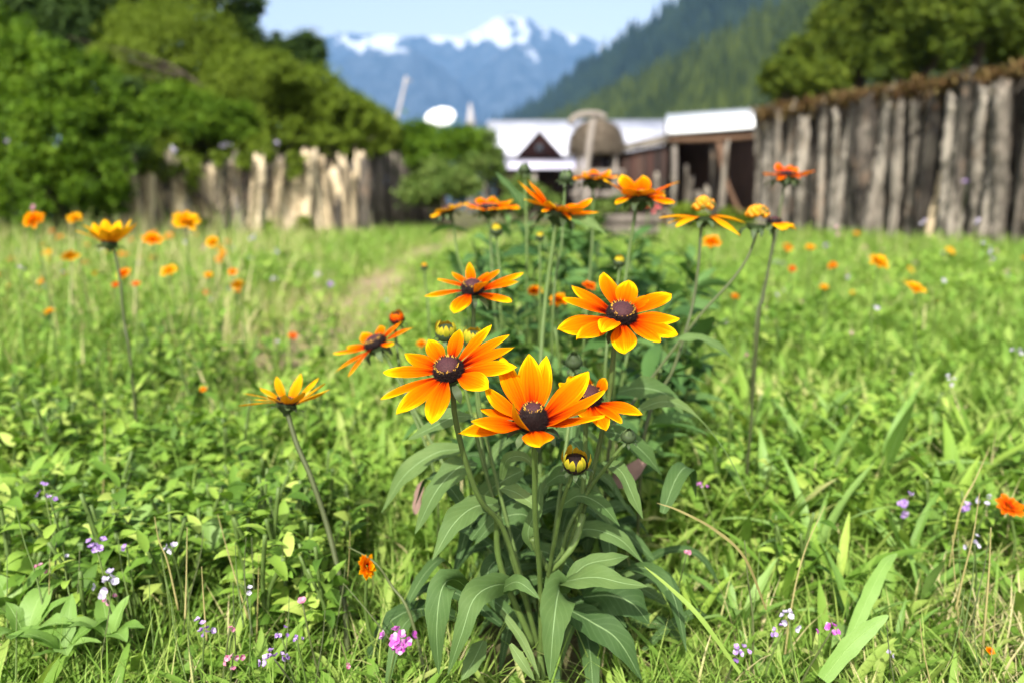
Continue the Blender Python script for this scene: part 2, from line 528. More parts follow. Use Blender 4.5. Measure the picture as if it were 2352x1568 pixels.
def leaf_strip(mb, pts, width, hint, n=14, fold=.16, wave=.06, rnd=None, prof='lance', cols=7):
    """one leaf along a curve through pts; hint = which way its face looks"""
    c = spline(pts, n)
    T = nrm(np.gradient(c, axis=0))
    hint = np.asarray(hint, float)
    L = nrm(np.cross(T, np.broadcast_to(hint, T.shape)))
    Nn = nrm(np.cross(L, T))
    t = np.linspace(0, 1, n)
    if prof == 'lance':
        w = np.sin(np.pi * np.clip(.05 + .95 * t, 0, 1) ** .85) ** .85
        w = np.maximum(w, .10 * (1 - t) + .015)
    elif prof == 'tipwide':
        w = .10 + .9 * np.clip((t - .45) / .3, 0, 1) ** 1.2 * np.sqrt(np.clip(1 - ((t - .75) / .25).clip(0, 1) ** 2, 0.002, 1))
    else:
        w = np.minimum(1, .5 + 1.2 * t) * np.clip(1 - t, 0.01, 1) ** .55
    s = np.linspace(-1, 1, cols)
    ph = random.uniform(0, 6)
    edge = 1 + .05 * np.sin(t * 23 + ph) + .03 * np.sin(t * 41 + ph)
    hw = width * .5 * w * edge
    wv = wave * width * (np.sin(t * 11 + ph)[:, None] * (s ** 3)[None] + .5 * np.sin(t * 17 + 2 * ph)[:, None] * (s ** 2)[None])
    V = c[:, None] + L[:, None] * (hw[:, None] * s[None])[..., None] + Nn[:, None] * ((fold * hw[:, None] * np.abs(s)[None]) + wv * w[:, None])[..., None]
    i, j = np.meshgrid(np.arange(n - 1), np.arange(cols - 1), indexing='ij')
    b = i * cols + j
    Q = np.stack([b, b + 1, b + cols + 1, b + cols], -1).reshape(-1, 4)
    uv = np.stack([np.tile((s + 1) / 2, n), np.repeat(t, cols)], -1)
    mb.add(V.reshape(-1, 3), Q, uv, random.random() if rnd is None else rnd)
    return mb


def petal_strip(mb, a, b, n0, width, arch, roll=0.0, cup=.10, n=15, cols=9, curl=0.0, notch=True, rnd=None):
    """petal from a (base) to b (tip); n0 = flower's face direction"""
    a, b, n0 = (np.asarray(q, float) for q in (a, b, n0))
    D = b - a
    Ln = np.linalg.norm(D)
    t = np.linspace(0, 1, n)[:, None]
    mid = (a + b) / 2 + n0 * arch * Ln
    c = (1 - t) ** 2 * a + 2 * t * (1 - t) * mid + t ** 2 * b
    if curl:
        c = c + n0 * curl * Ln * (t ** 3)
    T = nrm(np.gradient(c, axis=0))
    L = nrm(np.cross(T, np.broadcast_to(n0, T.shape)))
    Nn = nrm(np.cross(L, T))
    ro = roll * t
    L, Nn = L * np.cos(ro) + Nn * np.sin(ro), Nn * np.cos(ro) - L * np.sin(ro)
    t = t[:, 0]
    w = (.24 + .76 * np.sin(np.clip(t / .56, 0, 1) * np.pi / 2) ** 1.3) * np.clip(1 - (np.clip(t - .48, 0, 1) / .52) ** 2.2, .0, 1) ** .72
    w[-1] = .06
    s = np.linspace(-1, 1, cols)
    hw = width * .5 * w
    ph = random.uniform(0, 6)
    ridge = .035 * width * np.cos(s * math.pi * 2.5)
    z = -cup * hw[:, None] * (s ** 2)[None] + ridge[None] * np.sin(np.pi * np.clip(t, .03, .97))[:, None]
    z += .05 * width * (np.sin(t * 7 + ph)[:, None] * s[None] * t[:, None])
    V = c[:, None] + L[:, None] * (hw[:, None] * s[None])[..., None] + Nn[:, None] * z[..., None]
    if notch:
        V[-2:] += (T[-1] * Ln * .022) * (np.abs(np.sin(s * 3.6 + ph * .1)) - .4)[None, :, None]
    i, j = np.meshgrid(np.arange(n - 1), np.arange(cols - 1), indexing='ij')
    q = i * cols + j
    Q = np.stack([q, q + 1, q + cols + 1, q + cols], -1).reshape(-1, 4)
    uv = np.stack([np.tile((s + 1) / 2, n), np.repeat(t, cols)], -1)
    mb.add(V.reshape(-1, 3), Q, uv, random.random() if rnd is None else rnd)


def frame(n0):
    n0 = nrm(n0)
    a = np.array([1.0, 0, 0]) if abs(n0[0]) < .8 else np.array([0, 1.0, 0])
    e1 = nrm(np.cross(n0, np.cross(a, n0)))
    e2 = np.cross(n0, e1)
    return n0, e1, e2


def revolve(mb, c, n0, prof, k=20, rnd=.5):
    """prof: (radius, height) pairs from rim to apex"""
    n0, e1, e2 = frame(n0)
    an = np.linspace(0, 2 * np.pi, k, endpoint=False)
    V = []
    for r, h in prof:
        V.append(c + n0 * h + (e1[None] * np.cos(an)[:, None] + e2[None] * np.sin(an)[:, None]) * r)
    m = len(prof)
    V = np.vstack(V)
    i, j = np.meshgrid(np.arange(m - 1), np.arange(k), indexing='ij')
    Q = np.stack([i * k + j, i * k + (j + 1) % k, (i + 1) * k + (j + 1) % k, (i + 1) * k + j], -1).reshape(-1, 4)
    mb.add(V, Q, rnd=rnd)


def spikes(mb, base, tip, r, rnd):
    """thin three-sided bristles"""
    D = nrm(tip - base)
    a = np.where(np.abs(D[:, 2:3]) < .8, np.array([[0, 0, 1.0]]), np.array([[1.0, 0, 0]]))
    L = nrm(np.cross(D, a))
    B = np.cross(D, L)
    N = len(base)
    ring = [base + (L * math.cos(q) + B * math.sin(q)) * r for q in (0, 2.094, 4.189)]
    V = np.stack(ring + [tip], 1).reshape(-1, 3)
    o = np.arange(N)[:, None] * 4
    T = np.concatenate([o + np.array([[0, 1, 3]]), o + np.array([[1, 2, 3]]), o + np.array([[2, 0, 3]])])
    mb.add(V, T, rnd=np.repeat(rnd, 4))


def make_cone(root, c, n0, rc, hc, detail=1, cap=36):
    """dark seed head: purple crown in a black collar of bristles"""
    n0, e1, e2 = frame(n0)
    qc = R_(cap)

    def pr(q, f=.9):
        return rc * f * math.cos(q) ** .8 + 1e-5, hc * math.sin(q) ** 1.15
    mb = MB()
    revolve(mb, c, n0, [(rc * .80, -.3 * hc)] + [pr(q, .88) for q in np.linspace(.0, qc + .12, 7)], 24, .3)
    cone = mb.build('cone', M['bristle'], root)
    mb = MB()
    revolve(mb, c, n0, [pr(q, .9) for q in np.linspace(qc, np.pi / 2, 8)], 24)
    mb.build('disc', M['disc'], cone)
    N = int(900 * detail)
    q = RNG.uniform(-.1, qc + .10, N)
    qq = np.maximum(q, .001)
    an = RNG.uniform(0, 2 * np.pi, N)
    rad = e1[None] * np.cos(an)[:, None] + e2[None] * np.sin(an)[:, None]
    base = c + rad * (rc * .86 * np.cos(qq) ** .8)[:, None] + n0 * (hc * np.where(q > 0, np.sin(qq) ** 1.15, q) * .97)[:, None]
    d = nrm(rad * np.cos(q)[:, None] * 1.0 + n0 * (np.sin(qq) + .45)[:, None] + RNG.normal(0, .16, (N, 3)))
    L = rc * RNG.uniform(.15, .30, N)
    rn = RNG.uniform(0, .85, N)
    rn[(q > qc - .06) & (RNG.random(N) < .35)] = 1.0
    b = MB()
    spikes(b, base, base + d * L[:, None], rc * .034, rn)
    b.build('bristle', M['bristle'], cone)
    return cone


def make_calyx(root, c, n0, rc, droop=.6, size=1.0, n=9):
    n0, e1, e2 = frame(n0)
    mb = MB()
    revolve(mb, c, n0, [(rc * .95, -.02 * rc), (rc * .9, -.28 * rc), (rc * .55, -.6 * rc), (rc * .22, -.85 * rc), (.002, -1.05 * rc)][::-1], 16, .35)
    for i in range(n):
        a = 2 * math.pi * (i + random.uniform(-.3, .3)) / n
        rd = e1 * math.cos(a) + e2 * math.sin(a)
        L = rc * random.uniform(1.1, 1.9) * size
        p0 = c + rd * rc * .7 - n0 * rc * .3
        p1 = p0 + rd * L * .5 - n0 * L * .15 * droop
        p2 = p1 + rd * L * .25 * (1 - .3 * droop) - n0 * L * .55 * droop
        leaf_strip(mb, [p0, p1, p2], rc * .55 * size, n0, n=7, rnd=random.uniform(.2, .8), cols=3)
    return mb.build('calyx', M['sepal'], root)


def make_stem(root, pts, r0, r1, mat='stem', hair=True, name='stem'):
    c = spline(pts, max(14, 7 * len(pts)))
    mb = MB()
    rad = np.linspace(r0, r1, len(c))
    # ribbed stem
    mb.tube(c, rad, 10, rnd=random.uniform(.3, .6), bump=.06)
    if hair:
        N = 260
        i = RNG.integers(0, len(c) - 1, N)
        f = RNG.random(N)[:, None]
        b = c[i] * (1 - f) + c[i + 1] * f
        d = nrm(RNG.normal(0, 1, (N, 3)))
        spikes(mb, b + d * rad[i][:, None] * .8, b + d * (rad[i] + RNG.uniform(.0006, .0016, N))[:, None], .00009, np.full(N, 1.0))
    return mb.build(name, M[mat], root)


def ground_below(p, dx=0, dy=0):
    return np.array([p[0] + dx, p[1] + dy, float(gz(p[0] + dx, p[1] + dy)) - .01])


PLANT = 'black-eyed susans of the centre clump'


def flower(label, c, d, n0, R, tips, stem, rc=.0125, hc=.012, mat='petal', group=None, detail=1, droop=.6, w0=.0245, extra=0, stem_r=.0026, hair=True, knob=False, stem_mat='stem', name='black_eyed_susan', lift=0.0, cap=38):
    """tips: (x, y, width[, depth offset or None, arch, curl, roll]) ; extra random petals fill the ring"""
    n0 = nrm(np.array(n0, float))
    C = P(c[0], c[1], d)
    pts = [C - n0 * rc * .9] + [P(*s) for s in stem]
    if pts[-1][2] > float(gz(*pts[-1][:2])) + .02:
        pts.append(ground_below(pts[-1], random.uniform(-.01, .01), random.uniform(0, .03)))
    root = thing(name, label, 'flower', pts[-1], group)
    nn, e1, e2 = frame(n0)
    used = []
    for tp in tips:
        x, y, w = tp[:3]
        dd = tp[3] if len(tp) > 3 else None
        arch = tp[4] if len(tp) > 4 and tp[4] is not None else random.uniform(.03, .11)
        curl = tp[5] if len(tp) > 5 else 0
        roll = tp[6] if len(tp) > 6 else random.uniform(-.25, .25)
        if dd is None:
            ray = P(x, y, 1.0) - CAM
            s = np.dot(C - n0 * lift - CAM, n0) / np.dot(ray, n0)
            T = CAM + ray * s
        else:
            T = P(x, y, d + dd)
        rd = T - C
        rd = nrm(rd - n0 * np.dot(rd, n0))
        used.append(math.atan2(np.dot(rd, e2), np.dot(rd, e1)))
        A = C + rd * rc * .72 - n0 * rc * (.12 + .1 * random.random())
        mb = MB()
        petal_strip(mb, A, T, n0, w0 * w * .85, arch, roll, curl=curl, cup=random.uniform(-.05, .35))
        mb.build('petal', M[mat], root)
    for i in range(extra):
        a = max((random.uniform(-math.pi, math.pi) for _ in range(30)),
                key=lambda q: min([abs((q - u + math.pi) % (2 * math.pi) - math.pi) for u in used] or [9]))
        used.append(a)
        rd = e1 * math.cos(a) + e2 * math.sin(a)
        LL = R * random.uniform(.85, 1.05)
        mb = MB()
        petal_strip(mb, C + rd * rc * .72 - n0 * rc * .15, C + rd * LL + n0 * (R * random.uniform(-.12, .1) - lift), n0, w0 * random.uniform(.75, 1.05), random.uniform(.03, .12), random.uniform(-.3, .3))
        mb.build('petal', M[mat], root)
    if knob:
        mb = MB()
        for i in range(34):
            q = math.acos(1 - i / 34 * .95)
            a = i * 2.4
            dr = nn * math.cos(q) + (e1 * math.cos(a) + e2 * math.sin(a)) * math.sin(q)
            p = C + dr * np.array([1, 1, 1]) * rc * .95 + nn * rc * .55
            kr = rc * .26
            revolve(mb, p, dr, [(kr, -kr), (kr * 1.1, 0), (kr * .8, kr * .7), (kr * .1, kr)], 7, random.random())
        mb.build('floret_cone', M['knob'], root)
    else:
        make_cone(root, C - n0 * rc * .1, n0, rc, hc, detail, cap)
    make_calyx(root, C - n0 * rc * .25, n0, rc, droop)
    make_stem(root, pts, stem_r * .85, stem_r, stem_mat, hair)
    return root


BASE = (1240, 1500, .72)
G = PLANT
flower('wide orange daisy with yellow tips, held high over a bare green stem', (1428, 722), .66, (.03, -.50, .86), .05,
       [(1385, 627, .95), (1445, 644, 1.05), (1312, 655, .75), (1293, 686, .85), (1281, 757, 1.2), (1325, 779, 1.05), (1383, 752, .95, -.045, .28, -.12), (1436, 811, 1.15),
        (1517, 784, .95), (1556, 768, 1.0), (1560, 732, 1.05), (1542, 677, 1.0), (1490, 680, .7)],
       [(1412, 790, .665), (1405, 860, .67), (1395, 930, .68), (1370, 1050, .69), (1330, 1200, .70), (1262, 1330, .71), BASE], .0138, .0125, group=G, w0=.0235)
flower('orange daisy with slim yellow-tipped petals, its disc tilted up, on a curved hairy stem', (1030, 850), .60, (-.16, -.52, .84), .05,
       [(983, 781, .85), (1055, 757, .75), (1129, 746, .55), (1169, 769, .6), (1181, 797, .8), (1187, 843, .9), (1122, 890, 1.15), (990, 971, 1.1), (911, 950, 1.0),
        (875, 916, .5), (881, 855, .95), (930, 812, .85)],
       [(1040, 890, .605), (1046, 960, .61), (1070, 1060, .625), (1105, 1150, .645), (1165, 1235, .675), BASE], .0128, .0118, group=G, w0=.0205, cap=40)
flower('large orange daisy with a tall black cone and upswept petals, lowest bloom of the clump', (1224, 968), .57, (.0, -.30, .95), .055,
       [(1150, 824, .9, .035, .02, .05), (1214, 822, 1.15, .04, -.02, .06), (1254, 826, .9, .04, -.02, .06), (1350, 860, 1.15, .03, .0, .05), (1388, 903, .9, .01, .0, .05),
        (1346, 945, .95, -.015, -.04, .08, .9), (1388, 958, 1.0, -.01, .02, .03, .5), (1243, 1023, 1.25, -.045, .16), (1179, 940, .95, -.04, -.18, .22, .8), (1083, 968, 1.15, -.02, .10),
        (1053, 995, 1.0, .0, .12), (1112, 890, .8, .02, .0, .06), (1103, 938, .8, .035)],
       [(1227, 1010, .575), (1228, 1100, .60), (1230, 1200, .63), (1240, 1330, .68), BASE], .0122, .017, group=G, w0=.0225, cap=58)
flower('smaller orange daisy half hidden behind the tall-coned bloom, petals drooping', (1352, 912), .68, (.12, -.42, .88), .045,
       [(1284, 880, .8), (1308, 863, .9), (1338, 856, .9), (1391, 868, .7, .0, .22), (1475, 951, .8, -.02, .14), (1428, 971, .85, -.03, .12), (1391, 988, .9, -.035, .12), (1345, 965, .9), (1298, 930, .9)],
       [(1345, 975, .685), (1342, 1080, .69), (1330, 1180, .695), (1280, 1330, .71), BASE], .0128, .013, group=G, w0=.0225)
flower('orange daisy seen almost from the side with one petal folded over its brown disc', (1085, 663), .79, (.03, -.26, .96), .05,
       [(973, 681, .8, .0), (1005, 641, .6, .045), (1038, 624, .6, .06), (1078, 608, .65, .06, .0, .05), (1121, 626, .8, .055), (1146, 620, .7, .05), (1201, 627, .75, .02), (1193, 647, 1.0, .0),
        (1175, 692, .9, -.035), (1117, 652, .8, -.045, .2, .05), (1041, 718, 1.15, -.045, .10)],
       [(1088, 690, .79), (1088, 780, .79), (1095, 900, .79), (1120, 1100, .78), (1200, 1350, .76), (1238, 1490, .735)], .0125, .012, group=G, w0=.0205, lift=.004)
flower('orange daisy tipped over sideways so that its green calyx shows, beside the bare path', (862, 788), .92, (-.42, -.12, .90), .05,
       [(766, 811, .8, .0), (769, 855, .8, -.045), (799, 866, .4, -.055), (831, 766, .95, .04), (873, 748, .9, .05), (925, 736, .9, .04), (951, 752, .9, -.01), (797, 797, .85, .025), (905, 790, .5, -.03)],
       [(882, 812, .92), (898, 840, .92), (940, 920, .90), (1010, 1050, .88), (1120, 1250, .83), (1205, 1450, .78)], .0145, .012, group=G, w0=.023, droop=1.0)
flower('golden yellow daisy seen from below on a tall single stem standing alone in the grass', (660, 922), .79, (.14, .30, .94), .05,
       [(547, 931, .55, -.005), (560, 903, .55, .015), (596, 889, .6, .035), (635, 869, .7, .045, .0, .05), (690, 862, .7, .045, .0, .05), (732, 866, .7, .03), (747, 880, .6, .01), (756, 894, .65, -.01),
        (615, 908, .6, -.035, .02), (655, 906, .65, -.04, .02), (700, 900, .6, -.04, .02), (575, 918, .5, -.02)],
       [(660, 948, .79), (682, 1020, .785), (716, 1100, .78), (755, 1220, .775), (790, 1380, .76), (800, 1530, .75)], .0120, .007, mat='petal_yellow', group=G, w0=.0195, stem_r=.0030, stem_mat='stem_dark', droop=.2)
flower('golden upturned daisy over the log wall foot, tallest bloom on the open meadow side', (252, 556), 1.22, (-.02, .28, .96), .055,
       [(171, 529, .7, .0), (189, 516, .8, .02), (214, 512, .75, .04), (240, 504, .8, .05), (274, 507, .8, .05), (300, 505, .8, .03), (315, 512, .8, .0), (205, 530, .8, -.03), (235, 525, .8, -.045), (270, 522, .8, -.045), (297, 520, .8, -.03)],
       [(262, 575, 1.22), (275, 640, 1.22), (285, 740, 1.22), (300, 830, 1.22)], .0125, .006, mat='petal_yellow', group=None, w0=.026, stem_r=.0024, stem_mat='stem_dark', hair=False, droop=.2, detail=.3)
flower('orange daisy leaning sideways, seen from beneath its dark calyx, first of the high pair', (1284, 482), .97, (.28, .10, .95), .055,
       [(1190, 416, .8, .03), (1213, 414, .8, .045), (1204, 458, .8, -.01), (1225, 440, .9, .05), (1262, 462, .95, -.035, .04), (1297, 474, .8, -.045, .06), (1359, 456, .7, .03), (1375, 488, .95, -.01), (1338, 480, .9, -.04), (1330, 468, .9, .05), (1309, 506, .5, -.03, .16), (1245, 487, .45, -.02, .1)],
       [(1276, 510, .97), (1268, 580, .97), (1255, 670, .97), (1245, 780, .96), (1240, 900, .94), (1240, 1100, .9)], .0185, .008, group=G, w0=.027, stem_r=.0032, hair=False, detail=.4)
flower('orange daisy with broad wing-like petals seen from beneath, above the little red flower', (1470, 446), 1.03, (-.05, .06, .99), .058,
       [(1387, 413, 1.0, .0), (1429, 401, 1.0, .045), (1474, 405, 1.1, .05), (1560, 419, .9, .02), (1549, 466, .9, -.045), (1522, 440, .9, .045), (1415, 470, .8, -.03, .2), (1440, 432, 1.1, -.045, .05), (1490, 434, 1.1, -.05, .05), (1525, 452, 1.0, -.03)],
       [(1462, 475, 1.03), (1453, 530, 1.03), (1443, 590, 1.03), (1430, 700, 1.02), (1410, 850, 1.0)], .019, .008, group=G, w0=.030, stem_r=.0028, hair=False, detail=.4)
flower('orange daisy peeping out behind the wing-petalled bloom, in front of the dark shed', (1362, 408), 1.3, (.02, .02, .99), .05,
       [(1318, 412, .9, .0), (1345, 396, .8, .03), (1363, 390, .9, .04), (1399, 391, 1.0, .02)], [(1362, 440, 1.3), (1360, 560, 1.3), (1350, 700, 1.25)], .018, .008, group=G, extra=6, w0=.030, hair=False, detail=.2)
flower('orange daisy with a flat wide head in front of the yellowish shrub', (1122, 475), 1.25, (-.02, -.03, .99), .055,
       [(1065, 468, .9, .0), (1100, 454, .9, .05), (1135, 452, .9, .05), (1178, 459, .9, .01), (1172, 478, .9, -.03), (1085, 478, .9, -.04), (1140, 480, .8, -.05)],
       [(1124, 500, 1.25), (1128, 580, 1.25), (1135, 700, 1.2), (1150, 850, 1.1)], .018, .008, group=G, extra=3, w0=.032, hair=False, detail=.2)
flower('yellow daisy tipped on its side next to the flat-headed orange bloom', (1026, 482), 1.3, (-.25, .02, .95), .05,
       [(988, 496, 1.0, .0), (1058, 467, .9, .0), (1010, 480, 1.0, -.03), (1035, 470, .9, .03)],
       [(1040, 505, 1.3), (1050, 580, 1.3), (1075, 700, 1.25)], .014, .008, mat='petal_yellow', group=G, extra=4, w0=.030, hair=False, detail=.2)
flower('red-orange daisy standing out alone against the grey log wall', (1806, 400), 1.35, (.03, .05, .99), .05,
       [(1753, 397, .9, .0), (1787, 374, .9, .04), (1812, 380, .9, .04), (1858, 396, .9, .0), (1790, 414, .7, -.04, .1), (1835, 410, .8, -.04), (1830, 384, .8, .03)],
       [(1802, 425, 1.35), (1792, 480, 1.35), (1785, 530, 1.35), (1755, 660, 1.35), (1735, 760, 1.33)], .019, .008, mat='petal_red', group=None, extra=4, w0=.026, hair=False, detail=.2, stem_mat='stem_dark')
flower('fading flower with a knobbly orange head and a few drooping yellow petals', (1616, 492), .95, (-.03, -.05, .99), .05,
       [(1515, 500, .9, .0, .10), (1553, 521, .8, -.03, .12), (1535, 512, .8, .02, .10), (1712, 512, .9, .03, .10), (1700, 541, 1.1, -.02, .14), (1690, 532, 1.0, .0, .14)],
       [(1610, 530, .95), (1605, 600, .95), (1593, 690, .95), (1575, 760, .94), (1545, 850, .9), (1480, 1000, .85)], .0135, .010, mat='petal_yellow', group=G, w0=.024, hair=False, knob=True, stem_r=.0022, stem_mat='stem_dark')
flower('spent flower with a knobbly orange head and no rays on a thin bent brown stem', (1738, 510), .97, (.04, -.02, .99), .04, [],
       [(1735, 545, .97), (1715, 595, .97), (1680, 645, .97), (1620, 710, .96), (1575, 765, .94), (1510, 850, .9), (1450, 930, .86), (1400, 1020, .82)], .0135, .01, group=G, w0=.022, hair=False, knob=True, stem_r=.0020, stem_mat='stem_dark', droop=.9)
flower('yellow flower with petals hanging to one side next to the rayless knobbly head', (1778, 508), 1.02, (.05, -.02, .99), .04,
       [(1822, 518, 1.2, -.02, .12), (1829, 528, .9, .02, .14), (1800, 528, .9, -.03, .12)], [(1777, 545, 1.02), (1766, 610, 1.02), (1752, 690, 1.02), (1742, 750, 1.02)], .011, .008, mat='petal_yellow', group=G, w0=.030, hair=False, stem_r=.0020, stem_mat='stem_dark', detail=.2)


# ------------------------------------------------------------------ buds
def bud(label, x, y, d, size, stem, opened=.3, mat='petal_bud', tilt=(0, -.3, .95), dark=False, group='buds of the centre clump'):
    """size = radius in metres"""
    C = P(x, y, d)
    n0 = nrm(np.array(tilt))
    nn, e1, e2 = frame(n0)
    pts = [C - n0 * size * .8] + [P(*s) for s in stem]
    if pts[-1][2] > float(gz(*pts[-1][:2])) + .02:
        pts.append(ground_below(pts[-1]))
    root = thing('flower_bud', label, 'flower bud', pts[-1], group)
    mb = MB()
    revolve(mb, C, n0, [(size * .7, -.5 * size), (size, 0), (size * .8, size * .5), (size * .35, size * .72), (.0003, size * .75)], 14, .2)
    mb.build('cone', M['bristle'] if dark else M['sepal'], root)
    mb = MB()
    nP = 13
    for i in range(nP):
        a = 2 * math.pi * i / nP + random.uniform(-.1, .1)
        rd = e1 * math.cos(a) + e2 * math.sin(a)
        o = opened * random.uniform(.6, 1.4)
        A = C + rd * size * .85 - n0 * size * .25
        T = C + rd * size * (.25 + o) + n0 * size * random.uniform(.85, 1.25)
        petal_strip(mb, A, T, rd * .8 + n0 * .2, size * .52, .30, 0, n=8, cols=5, notch=False)
    mb.build('petal', M[mat], root)
    make_calyx(root, C - n0 * size * .2, n0, size * .85, .5, .8, 8)
    make_stem(root, pts, .0016, .0022, 'stem', False)
    return root


bud('opening bud with ragged yellow petals round a dark heart, below the tall-coned bloom', 1322, 1066, .60, .0105, [(1310, 1100, .605), (1290, 1160, .62), (1275, 1240, .65), (1262, 1310, .68), BASE], .75, dark=True)
bud('closed yellow-green bud between the high wing-petalled bloom and the wide orange one', 1422, 603, .98, .0085, [(1420, 640, .98), (1408, 720, .97), (1390, 850, .92)], .1)
bud('pale green half-closed bud beside the stem of the wide orange bloom', 1318, 832, .78, .0095, [(1315, 870, .78), (1308, 960, .77), (1290, 1100, .75), BASE], .15, mat='sepal')
bud('tight round green bud on a short side stalk', 1443, 1003, .66, .0072, [(1425, 1030, .665), (1390, 1075, .675), (1345, 1140, .69), (1290, 1280, .70)], .0, mat='sepal')
bud('spiky green-yellow bud just above the slim-petalled bloom', 1025, 765, .74, .0115, [(1040, 800, .74), (1070, 900, .74), (1120, 1100, .74), BASE], .35)
bud('green-yellow bud caught between two petals of the slim-petalled bloom', 1085, 780, .74, .0115, [(1092, 830, .74), (1105, 950, .74), (1140, 1100, .74), BASE], .3)
bud('small pale yellow bud below the flat-headed orange bloom', 1140, 531, 1.15, .0105, [(1142, 560, 1.15), (1150, 700, 1.12)], .1)
bud('green bud standing above the sideways-leaning bloom against the house roof', 1300, 408, 1.12, .0115, [(1297, 440, 1.12), (1290, 560, 1.1), (1270, 720, 1.05)], .2, mat='sepal')
bud('round green bud standing before the shrub beside the house', 1204, 390, 1.3, .0115, [(1206, 430, 1.3), (1210, 600, 1.25)], .0, mat='sepal')
bud('thin upright yellow bud over the path edge', 975, 613, 1.35, .007, [(976, 640, 1.35), (985, 740, 1.3)], .0, mat='petal_yellow')
bud('small yellow bud in the leaves beneath the sideways-leaning bloom', 1240, 545, 1.2, .008, [(1240, 580, 1.2), (1240, 700, 1.2)], .1)
bud('half-open reddish bud peeping over the tipped-over daisy', 912, 733, .96, .0105, [(908, 760, .96), (930, 900, .93), (1000, 1100, .9)], .3, mat='petal_red', dark=True)

# ------------------------------------------------------------------ leaves of the clump
root = thing('flowering_plant', 'grey-green leafy clump with long felted leaves under the orange daisies', 'plant', P(*BASE))
FR = (0, -.75, .65)
LV = [
    ([(1080, 1356, .70), (1045, 1330, .66), (1015, 1350, .63), (1003, 1440, .62), (1008, 1548, .63)], 76, (-.1, -1, .2), .45),
    ([(1195, 1345, .70), (1140, 1342, .66), (1090, 1372, .63), (1062, 1450, .62), (1028, 1550, .63)], 70, (-.3, -.9, .4), .6),
    ([(1150, 1352, .68), (1190, 1336, .65), (1240, 1374, .64)], 40, FR, .55),
    ([(1258, 1340, .70), (1284, 1340, .67), (1278, 1380, .64), (1270, 1450, .62), (1262, 1562, .62)], 96, (.05, -1, .15), .6),
    ([(1262, 1350, .70), (1310, 1332, .66), (1370, 1325, .64), (1430, 1338, .63), (1487, 1346, .63)], 66, (0, -.5, .9), .75),
    ([(1300, 1338, .68), (1345, 1297, .68), (1400, 1284, .68), (1445, 1276, .69)], 48, (.2, -.5, .85), .7),
    ([(1340, 1370, .72), (1400, 1366, .70), (1452, 1385, .69), (1492, 1432, .69)], 96, (.2, -.9, .5), .1),
    ([(1310, 1400, .71), (1360, 1428, .69), (1420, 1470, .68), (1475, 1562, .68)], 86, (.3, -.8, .5), .15),
    ([(1290, 1390, .73), (1340, 1420, .71), (1400, 1405, .70), (1440, 1440, .70)], 62, FR, .15),
    ([(1145, 1158, .68), (1090, 1163, .66), (1040, 1205, .64), (993, 1286, .63)], 74, (-.3, -.8, .6), .65),
    ([(1090, 1060, .74), (1050, 1075, .72), (1000, 1130, .71), (953, 1226, .71)], 70, (-.3, -.8, .6), .65),
    ([(1060, 1030, .78), (1000, 1040, .77), (930, 1090, .77), (876, 1177, .78)], 60, (-.3, -.7, .7), .8),
    ([(1150, 1118, .67), (1185, 1130, .65), (1215, 1150, .64), (1247, 1174, .64)], 40, FR, .85),
    ([(1152, 1100, .69), (1165, 1055, .67), (1205, 1050, .66), (1240, 1088, .66)], 32, FR, .8),
    ([(1385, 1060, .70), (1425, 1080, .68), (1450, 1130, .67), (1477, 1192, .67)], 48, (.4, -.8, .5), .7),
    ([(1290, 1160, .70), (1330, 1138, .69), (1380, 1158, .68), (1424, 1208, .68)], 54, (.3, -.7, .7), .5),
    ([(1725, 1150, .80), (1665, 1035, .78), (1595, 950, .76), (1530, 921, .75), (1466, 940, .75)], 44, (-.1, -.6, .8), .9),
    ([(1110, 1470, .68), (1088, 1515, .66), (1060, 1562, .65)], 52, (-.3, -.9, .3), .8),
    ([(1150, 1310, .75), (1138, 1288, .73), (1120, 1320, .72), (1135, 1400, .72)], 48, FR, .15),
    ([(1150, 1400, .69), (1200, 1470, .68), (1240, 1555, .67)], 24, (.4, -.9, .3), .95),
    ([(1225, 1262, .69), (1213, 1220, .68), (1236, 1160, .68), (1242, 1105, .69)], 34, (0, -1, .2), .6),
    ([(1300, 1232, .72), (1350, 1214, .71), (1420, 1235, .70), (1478, 1292, .70)], 52, (.2, -.7, .7), .65),
    ([(1240, 1210, .75), (1200, 1180, .74), (1140, 1195, .74), (1090, 1250, .74)], 56, (-.2, -.8, .6), .4),
    ([(1085, 955, .72), (1040, 958, .71), (985, 985, .71), (936, 1009, .72)], 58, (-.2, -.5, .9), .8),
    ([(1172, 1478, .66), (1200, 1520, .65), (1228, 1562, .65)], 28, (.3, -.9, .3), .9),
    ([(1255, 1110, .73), (1290, 1090, .72), (1325, 1110, .72), (1350, 1150, .72)], 46, FR, .4),
    ([(1390, 990, .76), (1430, 1000, .75), (1480, 1040, .75), (1520, 1090, .76)], 60, (.3, -.7, .7), .45),
    ([(1200, 1080, .76), (1160, 1100, .75), (1110, 1140, .75), (1080, 1210, .75)], 58, (-.2, -.8, .6), .55),
    ([(1420, 900, .84), (1470, 890, .82), (1530, 905, .82), (1570, 950, .82)], 60, FR, .5),
    ([(1560, 778, .90), (1600, 775, .90), (1650, 795, .90), (1690, 830, .91)], 36, (.1, -.5, .9), .7),
    ([(1300, 490, 1.0), (1330, 500, 1.0), (1360, 515, 1.0), (1395, 540, 1.0)], 30, FR, .9),
    ([(1200, 480, 1.1), (1190, 455, 1.1), (1165, 425, 1.1), (1138, 395, 1.1)], 34, (.4, -.7, .6), .3),
]
